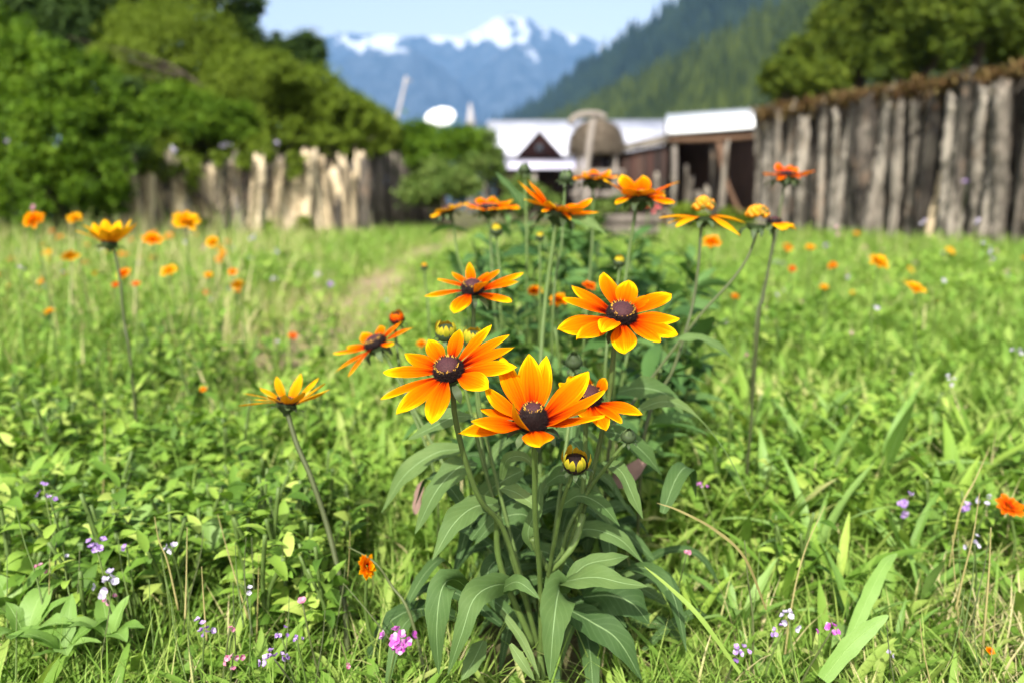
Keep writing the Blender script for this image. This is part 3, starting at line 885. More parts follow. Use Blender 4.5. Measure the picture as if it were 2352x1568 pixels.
for pts, w, hint, rn in LV:
    mb = MB()
    d = np.mean([p[2] for p in pts])
    leaf_strip(mb, [P(*p) for p in pts], w * .86 / FV * d, hint, n=20, wave=.10, rnd=rn, prof='tipwide' if w == 44 else 'lance')
    mb.build('leaf', M['rleaf'], root)
for i in range(84):                                                  # the fill behind and under the posed leaves
    b = np.array([RNG.normal(.045, .05), RNG.uniform(.66, .86), 0])
    b[2] = RNG.uniform(.01, .21)
    a = RNG.uniform(-.4, math.pi + .4) if i % 3 else RNG.uniform(math.pi, 2 * math.pi)
    if i % 3 == 0:
        b[2] = RNG.uniform(.005, .09)
        b[1] += .04
    L = RNG.uniform(.07, .13)
    dr = np.array([math.cos(a), math.sin(a), 0])
    e = RNG.uniform(.2, .9)
    p1 = b + dr * L * .35 + np.array([0, 0, L * .35 * e])
    p2 = b + dr * L * .7 + np.array([0, 0, L * (.35 * e - .02)])
    p3 = b + dr * L * .98 + np.array([0, 0, L * (.2 * e - .35)])
    mb = MB()
    leaf_strip(mb, [b, p1, p2, p3], RNG.uniform(.012, .025), (0, -.3, 1), n=12, rnd=RNG.uniform(0, .8), cols=5)
    mb.build('leaf', M['rleaf'], root)
for pts in ([(1262, 1312, .685), (1240, 1275, .68), (1222, 1235, .675)], [(1262, 1312, .685), (1290, 1285, .68), (1320, 1245, .68), (1340, 1180, .69)],
            [(1262, 1312, .685), (1258, 1400, .70), (1245, 1500, .72)], [(1140, 1170, .68), (1150, 1300, .70), (1225, 1480, .72)]):
    make_stem(root, [P(*p) for p in pts], .0028, .0032)


def leafy_plant(label, x, y, h, n, spread, mat, group, lsize=(.05, .10), wr=.28, name='flowering_plant', stems=5):
    z0 = float(gz(x, y))
    r = thing(name, label, 'plant', (x, y, z0), group)
    st = MB()
    V = []
    for s in range(stems):
        a = random.uniform(0, 6.28)
        p = np.array([x, y, z0 - .01]) + np.array([math.cos(a), math.sin(a), 0]) * spread * .2
        q = np.array([x, y, z0]) + np.array([math.cos(a) * spread * .8, math.sin(a) * spread * .8, h * random.uniform(.75, 1.05)])
        c = spline([p, (p + q) / 2 + np.array([random.uniform(-.01, .01), random.uniform(-.01, .01), .01]), q], 12)
        st.tube(c, .0022, 6)
        V.append(c)
    st.build('stem', M['stem'], r)
    C = np.vstack(V)
    wgt = np.tile(np.linspace(.6, 1, 12), stems)
    i = RNG.choice(len(C), n, p=wgt / wgt.sum())
    L = RNG.uniform(*lsize, n)
    rows = blades(C[i] + RNG.normal(0, .006, (n, 3)), RNG.uniform(0, 2 * np.pi, n), RNG.uniform(.1, 1.0, n), RNG.uniform(.4, 1.6, n), L, L * wr * RNG.uniform(.8, 1.2, n), rows=7, fold=.3, roll=RNG.normal(0, .4, n))
    mb = MB()
    mb.add(*rows)
    mb.build('foliage', M[mat], r)
    return r


for x, y, h, n in ((-.03, 1.0, .26, 60), (.13, .98, .30, 70), (.05, 1.22, .36, 80), (.24, 1.2, .30, 70), (-.02, 1.55, .38, 90), (.14, 1.55, .40, 90), (.30, 1.5, .34, 80), (.06, 1.95, .42, 100), (.26, 2.0, .40, 90), (.40, 1.9, .33, 80), (-.10, 2.1, .38, 80)):
    leafy_plant('leafy grey-green plant massed behind the centre clump without blooms of its own', x, y, h, int(n * 1.25), .09, 'back_leaf', 'leafy plants massed behind the centre clump')

# ------------------------------------------------------------------ ground, path
def grid(x0, x1, y0, y1, nx, ny, f):
    X, Y = np.meshgrid(np.linspace(x0, x1, nx), np.linspace(y0, y1, ny), indexing='ij')
    V = np.stack([X, Y, f(X, Y)], -1).reshape(-1, 3)
    i, j = np.meshgrid(np.arange(nx - 1), np.arange(ny - 1), indexing='ij')
    b = i * ny + j
    return V, np.stack([b, b + ny, b + ny + 1, b + 1], -1).reshape(-1, 4)


mb = MB()
mb.add(*grid(-14, 14, -4, 40, 140, 220, gz))
tag(mb.build('ground', M['soil']), kind='structure')
V, Q = grid(0, 1, 1.6, 10.5, 12, 90, lambda X, Y: X * 0)
cx = -.74 + .05 * np.sin(V[:, 1] * .9)
hw = .17 + .10 * np.exp(-((V[:, 1] - 3.1) / .9) ** 2) + .02 * np.sin(V[:, 1] * 2.1) + .05 * np.sin(V[:, 1] * 1.1 + 1)
V[:, 0] = cx + (V[:, 0] * 2 - 1) * hw
V[:, 2] = gz(V[:, 0], V[:, 1]) + .004
tag(MB().add(V, Q).build('path', M['path']), kind='structure')


def path_w(x, y):
    c = -.74 + .05 * np.sin(y * .9)
    return np.clip(.85 + .45 * wob(x, y, 2.4, 9), 0, 1) * np.exp(-((x - c) / (.20 + .12 * np.exp(-((y - 3.1) / .8) ** 2))) ** 2) * np.clip((y - 1.2) / .8, 0, 1)


# ------------------------------------------------------------------ meadow (nobody could count it)
def scatter(n, y0, y1, side=1.25, power=1.0):
    y = y0 + (y1 - y0) * RNG.random(n) ** power
    x = RNG.uniform(-1, 1, n) * (.72 * y + .18) * side ** .5
    return x, y


def meadow(name, kind, mat, specs):
    mb = MB()
    for n, y0, y1, L0, L1, hmax, pw in specs:
        x, y = scatter(n, y0, y1, power=pw)
        pth = path_w(x, y)
        keep = (RNG.random(n) > pth * (.92 if kind != 'blade' else .80))
        # strap leaves on one side, broad leaves on the other
        sidef = 1 / (1 + np.exp(-(x / np.maximum(y, .5)) * 9))
        if kind == 'broad':
            keep &= RNG.random(n) < (1 - .35 * sidef)
            keep &= RNG.random(n) < .55 + .45 * wob(x, y, 2.2, 3).clip(-1, 1)
        if kind == 'strap':
            keep &= RNG.random(n) < (.25 + .75 * sidef)
        # leave the stand of the big clump free
        keep &= ~((np.hypot(x - .03, (y - .72) * .8) < .07))
        keep &= np.hypot(x, y) > .36
        # a bare window in front of the clump so that its own leaves show
        keep &= ~((np.abs(x - .02) < .09) & (y < .62))
        x, y = x[keep], y[keep]
        n = len(x)
        pth = pth[keep]
        patch = wob(x, y, 1.6, 5) * .5 + wob(x, y, 5.1, 6) * .3
        h = hmax * np.clip(.62 + .75 * wob(x, y, 3.4, 2), .12, 1.5) * (1 - .8 * pth)
        near = np.clip((.95 - y) / .45, 0, 1)
        h = h * (1 - .45 * near)
        L = RNG.uniform(L0, L1, n) * (1 - .6 * pth)
        b = np.stack([x, y, gz(x, y)], -1)
        az = RNG.uniform(0, 2 * np.pi, n)
        rnd = np.clip(RNG.uniform(0, 1, n) * .65 + .18 + patch * .25 + (pth * .3), 0, .9)
        if kind == 'broad':
            b[:, 2] += h * RNG.uniform(0, 1, n) ** .55
            d = blades(b, az, RNG.uniform(-.1, 1.1, n), RNG.uniform(.2, 1.4, n), L, L * RNG.uniform(.34, .62, n), rows=5, fold=.28, roll=RNG.normal(0, .35, n), rnd=rnd)
        elif kind == 'strap':
            b[:, 2] += h * RNG.uniform(0, .4, n)
            d = blades(b, az, RNG.uniform(.6, 1.4, n), RNG.uniform(.1, 1.3, n), L, L * RNG.uniform(.09, .17, n), rows=6, fold=.35, prof='strap', rnd=rnd)
        else:
            rnd = np.clip(rnd + (RNG.random(n) < .10) * .4, 0, 1)
            rnd = np.clip(rnd + (x < -.25 * y) * (y > 1.9) * RNG.uniform(-.05, .5, n), 0, 1)
            rnd = np.clip(rnd + np.clip((x / y - .48) * 4, 0, 1) * (y < 1.15) * RNG.uniform(0, .8, n), 0, 1)
            tall = (x < -.3 * y) & (y > 1.4) & (RNG.random(n) < .10)
            L = np.where(tall, L * RNG.uniform(1.6, 2.6, n), L)
            d = blades(b, az, RNG.uniform(.7, 1.5, n), RNG.uniform(.0, 1.5, n) * np.where(tall, .4, 1), L, np.minimum(L, .2) * RNG.uniform(.018, .035, n) + .0006 * y, rows=5, fold=.3, prof='grass', rnd=rnd)
        mb.add(*d)
    return tag(mb.build(name, M[mat]), kind='stuff')


meadow('meadow_foliage', 'broad', 'cover', [(20000, .36, 1.0, .012, .030, .065, 1), (60000, .9, 2.3, .014, .034, .105, 1), (52000, 2.1, 5.0, .022, .050, .19, 1), (34000, 4.5, 11.5, .03, .07, .14, 1)])
meadow('meadow_leaves', 'strap', 'blade', [(1500, .45, 1.0, .05, .10, .04, 1), (12000, .9, 2.2, .06, .14, .06, 1), (8000, 2.0, 5, .08, .16, .1, 1)])
meadow('meadow_grass', 'blade', 'blade', [(17000, .36, 1.0, .04, .10, .0, 1), (22000, .9, 2.4, .06, .16, 0, 1), (34000, 2.2, 5.5, .09, .21, 0, 1), (30000, 5, 11.5, .12, .26, 0, 1)])


# ------------------------------------------------------------------ weeds one can tell apart
def rosette(label, x, y, d, n, L, wr, group, mat='weed', elev=(.5, 1.25), kind='strap', hz=.0, name='broadleaf_weed'):
    b = P(x, y, d)
    b[2] = float(gz(b[0], b[1])) + hz
    r = thing(name, label, 'weed', b, group)
    for i in range(n):
        a = 2 * math.pi * (i + random.uniform(-.35, .35)) / n
        dr = np.array([math.cos(a), math.sin(a), 0])
        l = L * random.uniform(.65, 1.1)
        e = random.uniform(*elev)
        be = random.uniform(.2, 1.3)
        pts = [b + dr * .004]
        ang = e
        for s in range(4):
            pts.append(pts[-1] + (dr * math.cos(ang) + np.array([0, 0, 1]) * math.sin(ang)) * l / 4)
            ang -= be / 4
        mb = MB()
        leaf_strip(mb, pts, l * wr * random.uniform(.8, 1.2), nrm(np.array([0, 0, 1.0]) - dr * .9), n=12, rnd=random.uniform(.15, .95), prof='lance', cols=5, fold=.25)
        mb.build('leaf', M[mat], r)
    return r


for x, y, d, n, L in ((1760, 1180, 1.02, 8, .15), (1870, 1230, .95, 8, .13), (1985, 1180, 1.0, 8, .16), (2090, 1240, .93, 9, .14), (2170, 1180, 1.0, 8, .15), (1800, 1330, .85, 7, .11), (1960, 1400, .80, 8, .11),
                      (1700, 1400, .80, 7, .10), (1880, 1080, 1.12, 8, .17), (2020, 1060, 1.15, 8, .18), (2200, 1060, 1.12, 8, .17), (1780, 1010, 1.2, 7, .16), (2060, 1450, .76, 7, .09), (1600, 1380, .8, 6, .09), (1690, 1090, 1.1, 8, .13), (1740, 900, 1.35, 8, .16), (1850, 950, 1.3, 8, .17), (1960, 960, 1.28, 9, .17), (2060, 930, 1.32, 9, .17), (2150, 960, 1.28, 8, .16), (2260, 1010, 1.2, 8, .15), (1930, 1290, .88, 7, .11), (2120, 1330, .86, 7, .11)):
    rosette('strap-leaved light green weed rosette growing on the sunny meadow side', x, y, d, n, L * random.uniform(.8, 1.2), random.uniform(.09, .14), 'strap-leaved weeds in the meadow', mat=random.choice(['weed', 'cover', 'cover']), hz=.03, elev=(.6, 1.4))
for x, y, d, n, L in ((180, 1250, .88, 8, .085), (290, 1190, .92, 8, .09), (80, 1160, .95, 8, .09), (420, 1130, .98, 8, .09), (330, 1080, 1.02, 8, .10), (180, 1050, 1.05, 8, .10), (560, 1060, 1.05, 7, .09),
                      (480, 1250, .88, 7, .075), (60, 1470, .72, 7, .07), (150, 1520, .70, 7, .06), (250, 1460, .72, 6, .065), (20, 1370, .76, 7, .075), (640, 1180, .93, 7, .08), (100, 900, 1.25, 9, .11), (400, 930, 1.2, 9, .11)):
    rosette('broad-leaved light green weed growing in the leafy meadow corner', x, y, d, n, L * .8, .40, 'broad-leaved weeds in the meadow', elev=(.3, 1.2), hz=.06)
UW = []
for i in range(130):
    x, y = random.uniform(-30, 800), random.uniform(690, 1330)
    if i > 108:
        x, y = random.uniform(1600, 2380), random.uniform(650, 1250)
    d = min(2.9, .98 * (CAMH - .10) / math.sin(math.atan((y - 784) / FV) + PITCH))
    b = P(x, y, d)
    if len(UW) < 6:
        o = leafy_plant('upright soft-leaved light green weed among the meadow grass', b[0], b[1], random.uniform(.10, .17), 64, .06, 'cover', 'upright soft-leaved weeds in the meadow', (.016, .036), .44, 'leafy_weed', 4)
        UW.append(o)
    else:
        src = UW[i % 6]
        o = src.copy()
        COL.objects.link(o)
        for ch in src.children:
            c_ = ch.copy()
            COL.objects.link(c_)
            c_.parent = o
        o.location = (b[0], b[1], float(gz(b[0], b[1])))
        o.rotation_euler = (0, 0, random.uniform(0, 6.28))
        sc_ = random.uniform(.75, 1.2)
        o.scale = (sc_, sc_, sc_)
r = rosette('yellow-green tongue-shaped leaf pair standing before the strap-leaved weeds', 1770, 1400, .72, 3, .075, .3, None, elev=(1.1, 1.4))


# ------------------------------------------------------------------ stalks
def stalk(label, pts, w, mat, name='grass_stalk', flat=False, group=None, cat='stalk'):
    p = [P(*q) for q in pts]
    p[-1][2] = min(p[-1][2], float(gz(p[-1][0], p[-1][1])) + .0) if p[-1][2] < .05 else p[-1][2]
    mb = MB()
    if flat:
        leaf_strip(mb, p[::-1], w, (0, -.7, .7), n=22, rnd=random.uniform(.3, .9), prof='grass', cols=5, wave=0)
    else:
        mb.tube(spline(p, 20), np.linspace(w * .18, w * .55, 20), 6, rnd=random.uniform(.3, .8))
    loc = p[-1]
    return tag(mb.build(name, M[mat], loc=loc), label, cat, group)


stalk('yellowed grass blade arching over from the clump towards the weeds', [(1508, 1154, .66), (1560, 1172, .66), (1640, 1215, .67), (1710, 1280, .68), (1760, 1400, .70)], .0042, 'stem_dry', flat=True)
stalk('long olive grass blade bending down beside the clump', [(1480, 1300, .68), (1540, 1350, .66), (1610, 1420, .64), (1700, 1545, .64)], .006, 'blade', flat=True)
stalk('pale dry stalk leaning up near the edge weeds', [(2275, 1022, .84), (2240, 1100, .84), (2205, 1170, .84), (2180, 1300, .85)], .0026, 'stem_dry', flat=True)
stalk('bleached straight stalk standing in the dry grass patch', [(2276, 1210, .72), (2272, 1300, .72), (2263, 1420, .72), (2255, 1560, .72)], .0026, 'stem_dry')
stalk('bleached stalk slanting below the white floret', [(2250, 1130, .76), (2235, 1230, .75), (2210, 1330, .75), (2195, 1400, .75)], .0024, 'stem_dry')
stalk('dark thin stalk crossing the grass next to the magenta floret head', [(800, 1255, .72), (860, 1290, .70), (900, 1345, .70), (945, 1420, .69), (1000, 1550, .68)], .0036, 'stem_dark')
stalk('broad green leaf blade rising out of the lower meadow edge', [(2040, 1412, .66), (2000, 1440, .66), (1945, 1490, .66), (1890, 1560, .66)], .022, 'weed', flat=True, name='leaf_blade', cat='leaf')
stalk('broad bluish leaf blade bent in front of the dark gap', [(2060, 1270, .78), (2030, 1300, .76), (1990, 1380, .74), (1950, 1470, .72)], .020, 'weed', flat=True, name='leaf_blade', cat='leaf')
stalk('dark stalk with a small brown seed tip', [(1710, 1240, .72), (1718, 1330, .72), (1730, 1440, .72), (1728, 1560, .72)], .0026, 'stem_dark')
stalk('tall dark stalk beside the knobbly flowers leaning on the grass', [(1895, 1160, .78), (1850, 1260, .77), (1820, 1380, .76), (1800, 1500, .75)], .0022, 'stem_dry')
for q in ([(355, 1185, .72), (365, 1240, .72), (385, 1290, .72), (410, 1400, .72)], [(463, 1300, .70), (468, 1380, .70), (475, 1470, .70)], [(540, 1245, .72), (545, 1330, .72), (560, 1440, .71)],
          [(565, 1235, .72), (562, 1330, .72), (580, 1460, .70)], [(35, 1160, .74), (55, 1240, .74), (85, 1330, .74), (110, 1450, .73)], [(500, 1180, .78), (530, 1290, .76), (570, 1420, .74)],
          [(610, 1130, .84), (650, 1230, .82), (740, 1330, .8)], [(430, 1210, .74), (428, 1330, .73), (425, 1420, .72)], [(240, 940, 1.0), (240, 1060, 1.0), (236, 1140, 1.0)], [(790, 1340, .7), (850, 1410, .69), (920, 1500, .69)]):
    stalk('thin grass stalk standing up among the lilac florets', q, .0019, random.choice(['stem', 'stem_dry', 'stem_dark']), group='thin stalks among the lilac florets')


for lb, pts, w_ in (('curled pinkish brown dead leaf behind the clump', [(1400, 1112, .86), (1430, 1098, .85), (1462, 1075, .85), (1492, 1040, .86)], .022),
                    ('dull brown dead leaf standing in the shade left of the clump leaves', [(955, 1180, .9), (960, 1150, .9), (966, 1120, .9), (975, 1100, .9)], .012)):
    mb = MB()
    leaf_strip(mb, [P(*q) for q in pts], w_, (-.3, -.8, .5), n=12, rnd=.5, fold=.35, wave=.15)
    tag(mb.build('dead_leaf', M['deadleaf'], loc=P(*pts[0])), lb.replace(' left of', ' beside'), 'leaf')


for i in range(34):
    x, y = (random.uniform(10, 820), random.uniform(1180, 1420)) if i < 24 else (random.uniform(1560, 2300), random.uniform(1200, 1430))
    d = .64 + .16 * (1500 - y) / 320
    dx = random.uniform(-45, 45)
    stalk('thin grass stalk standing up among the lilac florets' if i < 24 else 'thin grass stalk rising between the strap-leaved weeds', [(x, y, d), (x + dx * .25, y + 70, d - .005), (x + dx, y + 190, d - .01), (x + dx * 1.4, y + 330, d)], random.uniform(.0014, .0022),
          random.choice(['stem', 'stem', 'stem_dry', 'stem_dark']), group='thin stalks among the lilac florets' if i < 24 else 'thin stalks between the strap-leaved weeds')


# ------------------------------------------------------------------ small meadow flowers
def marigold_mesh(seed, n=14, r=.025):
    mb = MB()
    st = random.getstate()
    random.seed(seed)
    C = np.zeros(3)
    for ring, (m, rr, lift) in enumerate(((n, 1.0, .0), (n - 3, .72, .22), (7, .4, .34))):
        for i in range(m):
            a = 2 * math.pi * (i + random.uniform(-.3, .3)) / m
            rd = np.array([math.cos(a), math.sin(a), 0])
            petal_strip(mb, C + rd * r * .1, rd * r * rr * random.uniform(.85, 1.1) + np.array([0, 0, r * (lift + random.uniform(-.1, .25))]), np.array([0, 0, 1.0]), r * .46, .08, n=5, cols=4, notch=False)
    random.setstate(st)
    me = mesh_np('petals', np.vstack(mb.V), [np.vstack(mb.Q)], np.vstack(mb.U), np.concatenate(mb.R))
    return me


MG = {}
for nm, mt in (('yellow', 'petal_yellow'), ('orange', 'petal'), ('red', 'petal_red')):
    MG[nm] = []
    for s in range(3):
        me = marigold_mesh(s + 3)
        me.materials.append(M[mt])
        MG[nm].append(me)


def marigold(label, x, y, d, widthV, colr, tilt=(0, -.35), group=None, stem=True):
    C = P(x, y, d)
    gx, gy = C[0] + random.uniform(-.02, .02), C[1] + random.uniform(-.01, .03)
    g = np.array([gx, gy, float(gz(gx, gy)) - .005])
    r = thing('meadow_flower', label, 'flower', g, group)
    o = link('blossom', random.choice(MG[colr]), None, r)
    o.location = C - g
    s = widthV / FV * d / .052
    o.scale = (s, s, s)
    o.rotation_mode = 'ZXY'
    o.rotation_euler = (math.atan2(-tilt[1], 1), math.atan2(tilt[0], 1), random.uniform(0, 6))
    mb = MB()
    m = (C + g) / 2 + np.array([random.uniform(-.015, .015), random.uniform(-.01, .01), 0])
    mb.tube(spline([C - np.array([0, 0, .001]), m, g], 9), np.linspace(.0015, .0022, 9) * max(1, d / 2), 5)
    mb.build('stem', M['stem'], r)
    return r


MF = [
    ('orange meadow flower before the dark bush, higher than its neighbour', 78, 507, 1.9, 58, 'orange'),
    ('golden meadow flower poking up against the dark bush foot', 172, 502, 2.0, 40, 'yellow'),
    ('golden double-headed looking bloom before the pale stake wall', 427, 510, 1.7, 74, 'yellow'),
    ('orange bloom just under the golden one by the pale stake wall', 350, 551, 1.9, 48, 'orange'),
    ('small golden bloom low before the pale stake wall', 488, 556, 2.0, 38, 'yellow'),
    ('round orange bloom in the tall grass near the dark bush', 162, 589, 2.0, 44, 'yellow'),
    ('yellow bloom pair sitting in the middle of the grass', 388, 622, 1.9, 44, 'yellow'),
    ('tiny yellow bloom beside the yellow pair in the grass', 479, 632, 2.1, 24, 'yellow'),
    ('golden bloom low in the grass towards the path', 545, 654, 1.9, 34, 'yellow'),
    ('small orange bloom above the golden one towards the path', 535, 625, 2.2, 24, 'orange'),
    ('upright orange bloom tucked behind the tall golden daisy stem', 284, 628, 1.8, 36, 'orange'),
    ('vermilion bud-like bloom at the tall golden daisy stem', 266, 654, 1.8, 20, 'red'),
    ('vermilion bud-like bloom a little off the tall golden daisy stem', 313, 652, 1.8, 20, 'red'),
    ('single yellow bloom in the lower leafy grass', 113, 716, 1.5, 28, 'yellow'),
    ('round golden bloom on a long stem on the sunny meadow side', 2017, 602, 1.75, 56, 'yellow'),
    ('second golden bloom on a long stem lower on the sunny meadow side', 2103, 663, 1.6, 52, 'yellow'),
    ('small yellow bloom under the log wall foot', 1861, 569, 2.4, 28, 'yellow'),
    ('small upright orange bloom under the log wall', 1913, 610, 2.2, 26, 'orange'),
    ('tiny golden bloom alone in the sunny grass', 1893, 660, 2.0, 24, 'yellow'),
    ('tiny vermilion bloom in the sunny grass', 1820, 618, 2.2, 24, 'red'),
    ('tiny orange bloom close to the bent brown stem', 1688, 681, 2.0, 22, 'orange'),
    ('faded orange bloom with a dark heart behind the knobbly heads', 1634, 556, 1.7, 46, 'orange'),
    ('orange bloom in the leaves behind the side-on daisy', 1228, 668, 1.3, 40, 'orange'),
    ('orange bloom in the shade of the back leaves', 1282, 690, 1.2, 48, 'orange'),
    ('dark orange bloom peeping out over the wide orange daisy', 1352, 657, 1.0, 40, 'red'),
    ('small orange bloom next to the tipped-over daisy', 968, 790, 1.3, 30, 'orange'),
    ('vermilion bloom low in the dry grass at the meadow edge', 2318, 1162, .92, 66, 'red'),
    ('tiny orange bloom fallen low in the dry grass corner', 2274, 1494, .72, 22, 'orange'),
    ('crimson flower in front of the grey trough', 1488, 470, 2.2, 32, 'red'),
    ('tiny orange speck of a bloom in the broad leaves', 467, 893, 1.4, 16, 'orange'),
    ('rusty orange faded bloom beside the path', 672, 772, 1.9, 24, 'red'),
]
for lb, x, y, d, w, c in MF:
    marigold(lb, x, y, d, w, c, (random.uniform(-.3, .3), random.uniform(-.9, -.3)))
# the orange piece half under a leaf, low by the tall single stem
marigold('fallen orange bloom half under a dark leaf by the tall single stem', 842, 1300, .70, 62, 'orange', (1.6, -.5))
for i in range(44):
    d = random.uniform(2.6, 7)
    x = random.uniform(-20, 620) if i % 6 else random.uniform(1750, 2360)
    y = 438 + (CAMH - random.uniform(.08, .2) + .012 * d) / d * FV
    marigold('small out-of-focus orange bloom scattered far out in the meadow', x, y, d, random.uniform(12, 26), random.choice(['orange', 'orange', 'red', 'yellow']), (random.uniform(-.4, .4), random.uniform(-1, -.2)), 'far scattered meadow blooms')


def floret_head(label, x, y, d, widthV, mat, n=7, group=None, stem_mat='stem', lean=None):
    C = P(x, y, d)
    lean = random.uniform(-.03, .03) if lean is None else lean
    gx, gy = C[0] + lean, C[1] + random.uniform(.0, .03)
    g = np.array([gx, gy, float(gz(gx, gy)) - .005])
    r = thing('wild_floret', label, 'flower', g, group)
    R = widthV / FV * d * (.54 if d < 1.05 else .5)
    mb = MB()
    for i in range(n):
        off = RNG.normal(0, 1, 3) * R * (.48 if n > 3 else .3) * np.array([1, .8, .85]) if n > 1 else np.zeros(3)
        pr = R * (.36 if n > 3 else .6 if n > 1 else 1.0)
        dr = nrm(off + np.array([0, -.25, .6]) * R)
        nn, e1, e2 = frame(dr)
        for k_ in range(5):
            a = 2 * math.pi * k_ / 5 + i
            rd = e1 * math.cos(a) + e2 * math.sin(a)
            petal_strip(mb, C + off + rd * pr * .05, C + off + rd * pr * .85 + dr * pr * random.uniform(.3, .9), dr, pr * .95, .12, n=5, cols=4, notch=False, rnd=random.uniform(.0, 1))
    mb.build('petal', M[mat], r)
    mb = MB()
    m = (C + g) / 2 + np.array([random.uniform(-.012, .012), 0, 0])
    mb.tube(spline([C, m, g], 10), np.linspace(.0008, .0014, 10), 5, rnd=random.random())
    mb.build('stem', M[stem_mat], r)
    return r


FL = [
    ('lilac and white floret spike, highest in the leafy corner', 100, 1112, .80, 26, 'purple', 4), ('blue-lilac floret below the highest spike', 115, 1142, .80, 36, 'purple', 5),
    ('lilac head with dark veins on a brown stalk', 222, 1256, .74, 46, 'purple', 8), ('pale pink floret cluster on the brown stalk', 250, 1335, .73, 58, 'whitefl', 8),
    ('pink and white floret tuft under the pale cluster', 246, 1376, .73, 34, 'pink', 5), ('tiny lavender ball floret', 291, 1255, .76, 24, 'purple', 2),
    ('white ball floret with a red side', 395, 1254, .76, 30, 'whitefl', 3), ('pale pink floret beside the thin dark stalk', 92, 1303, .75, 28, 'pink', 4), ('faint white floret stalk', 152, 1280, .78, 18, 'whitefl', 2),
    ('white drop-shaped floret on a thin stalk', 570, 1355, .70, 22, 'whitefl', 2), ('pale lilac floret group low in the fine grass', 470, 1450, .66, 46, 'purple', 7),
    ('small pink floret low in the fine grass', 528, 1440, .66, 20, 'pink', 2), ('rose-hearted floret with a pale hanging petal', 536, 1500, .64, 44, 'pink', 7),
    ('violet floret pair beside the pink bud', 645, 1455, .65, 32, 'purple', 5), ('violet floret closest to the pink bud', 682, 1468, .65, 28, 'purple', 4), ('pink and violet floret heap low at the picture edge', 630, 1512, .64, 50, 'purple', 9),
    ('round pink bud on a bent stalk', 694, 1380, .68, 24, 'pink', 1), ('bright magenta floret head beside the clump', 915, 1463, .64, 66, 'magenta', 13),
    ('tiny pink bud tip next to the tall single stem', 798, 1525, .68, 20, 'pink', 2),
    ('lilac floret over a magenta one in the grass behind the clump', 1613, 1118, .92, 24, 'magenta', 4), ('lilac pair of florets before the strap leaves', 2080, 1160, .95, 50, 'purple', 6),
    ('single lilac floret next to the dry stalk', 2222, 1166, .92, 28, 'purple', 3), ('white floret next to the vermilion bloom', 2271, 1154, .92, 36, 'whitefl', 5),
    ('lilac floret ball on a brown stalk beside the olive blade', 1695, 1497, .65, 42, 'purple', 7), ('pale lilac floret spray over thin brown stalks', 1812, 1415, .68, 46, 'whitefl', 7),
    ('lilac florets drooping on the spray of brown stalks', 1795, 1452, .68, 34, 'purple', 5), ('bright violet floret head beside the broad leaf blade', 1912, 1445, .67, 42, 'magenta', 7),
    ('white ball bloom over the strap leaves', 2182, 870, 1.25, 30, 'whitefl', 4), ('white floret hanging at the bleached stalk', 2238, 1250, .82, 36, 'whitefl', 4), ('rosy bud beside the yellowed blade', 1578, 1268, .78, 22, 'pink', 2),
    ('white bloom far down by the log wall', 2262, 567, 2.2, 30, 'whitefl', 4), ('cream ball bloom at the meadow edge', 2337, 808, 1.4, 30, 'whitefl', 4), ('pale mauve bloom on the sunny meadow side', 2163, 645, 1.9, 24, 'whitefl', 4),
    ('white bloom on a tall stalk under the log wall', 2124, 515, 2.6, 24, 'whitefl', 4), ('pinkish white bloom before the log wall', 1920, 528, 2.4, 28, 'pink', 4), ('small white bloom low in the sunny grass', 2017, 710, 1.7, 18, 'whitefl', 3),
    ('white bloom in the grass before the picket fence', 585, 548, 3.0, 22, 'whitefl', 4), ('mauve bloom in the grass before the stake wall', 640, 578, 2.8, 22, 'whitefl', 4), ('blue-lilac spike before the dark bush', 48, 615, 1.6, 20, 'purple', 4),
    ('pinkish tall bloom against the dark bush', 75, 478, 2.0, 26, 'pink', 4), ('lilac speck of a bloom near the path', 760, 652, 2.6, 20, 'purple', 3), ('white bloom raised high against the olive shrubs', 398, 344, 5.5, 24, 'whitefl', 5),
    ('large pinkish white bloom raised high against the olive shrubs', 515, 333, 5.5, 32, 'whitefl', 6), ('faint white bloom raised before the stake wall top', 635, 330, 5.5, 18, 'whitefl', 3), ('small white bloom low before the log wall', 2246, 510, 2.7, 18, 'whitefl', 3),
    ('lilac bloom hanging before the middle of the log wall', 2222, 420, 5.5, 20, 'purple', 3), ('white bloom at the bush foot', 15, 328, 5.5, 18, 'whitefl', 3), ('tiny white bloom in the dry grass corner', 2045, 1500, .7, 20, 'whitefl', 2),
    ('coral red blossom beside the crimson flower before the trough', 1508, 478, 2.1, 30, 'coral', 5),
]
for lb, x, y, d, w, m, n in FL:
    floret_head(lb, x, y, d, w, m, n, stem_mat=random.choice(['stem', 'stem_dark', 'stem']))
for i in range(46):
    d = random.uniform(1.2, 5)
    x = random.choice([random.uniform(-20, 900), random.uniform(1650, 2360)])
    y = 438 + (CAMH - random.uniform(.1, .2) + .012 * d) / d * FV
    floret_head('tiny pale bloom dotted through the meadow grass', x, y, d, random.uniform(8, 14), random.choice(['whitefl', 'purple', 'pink']), 3, 'tiny pale blooms in the meadow')


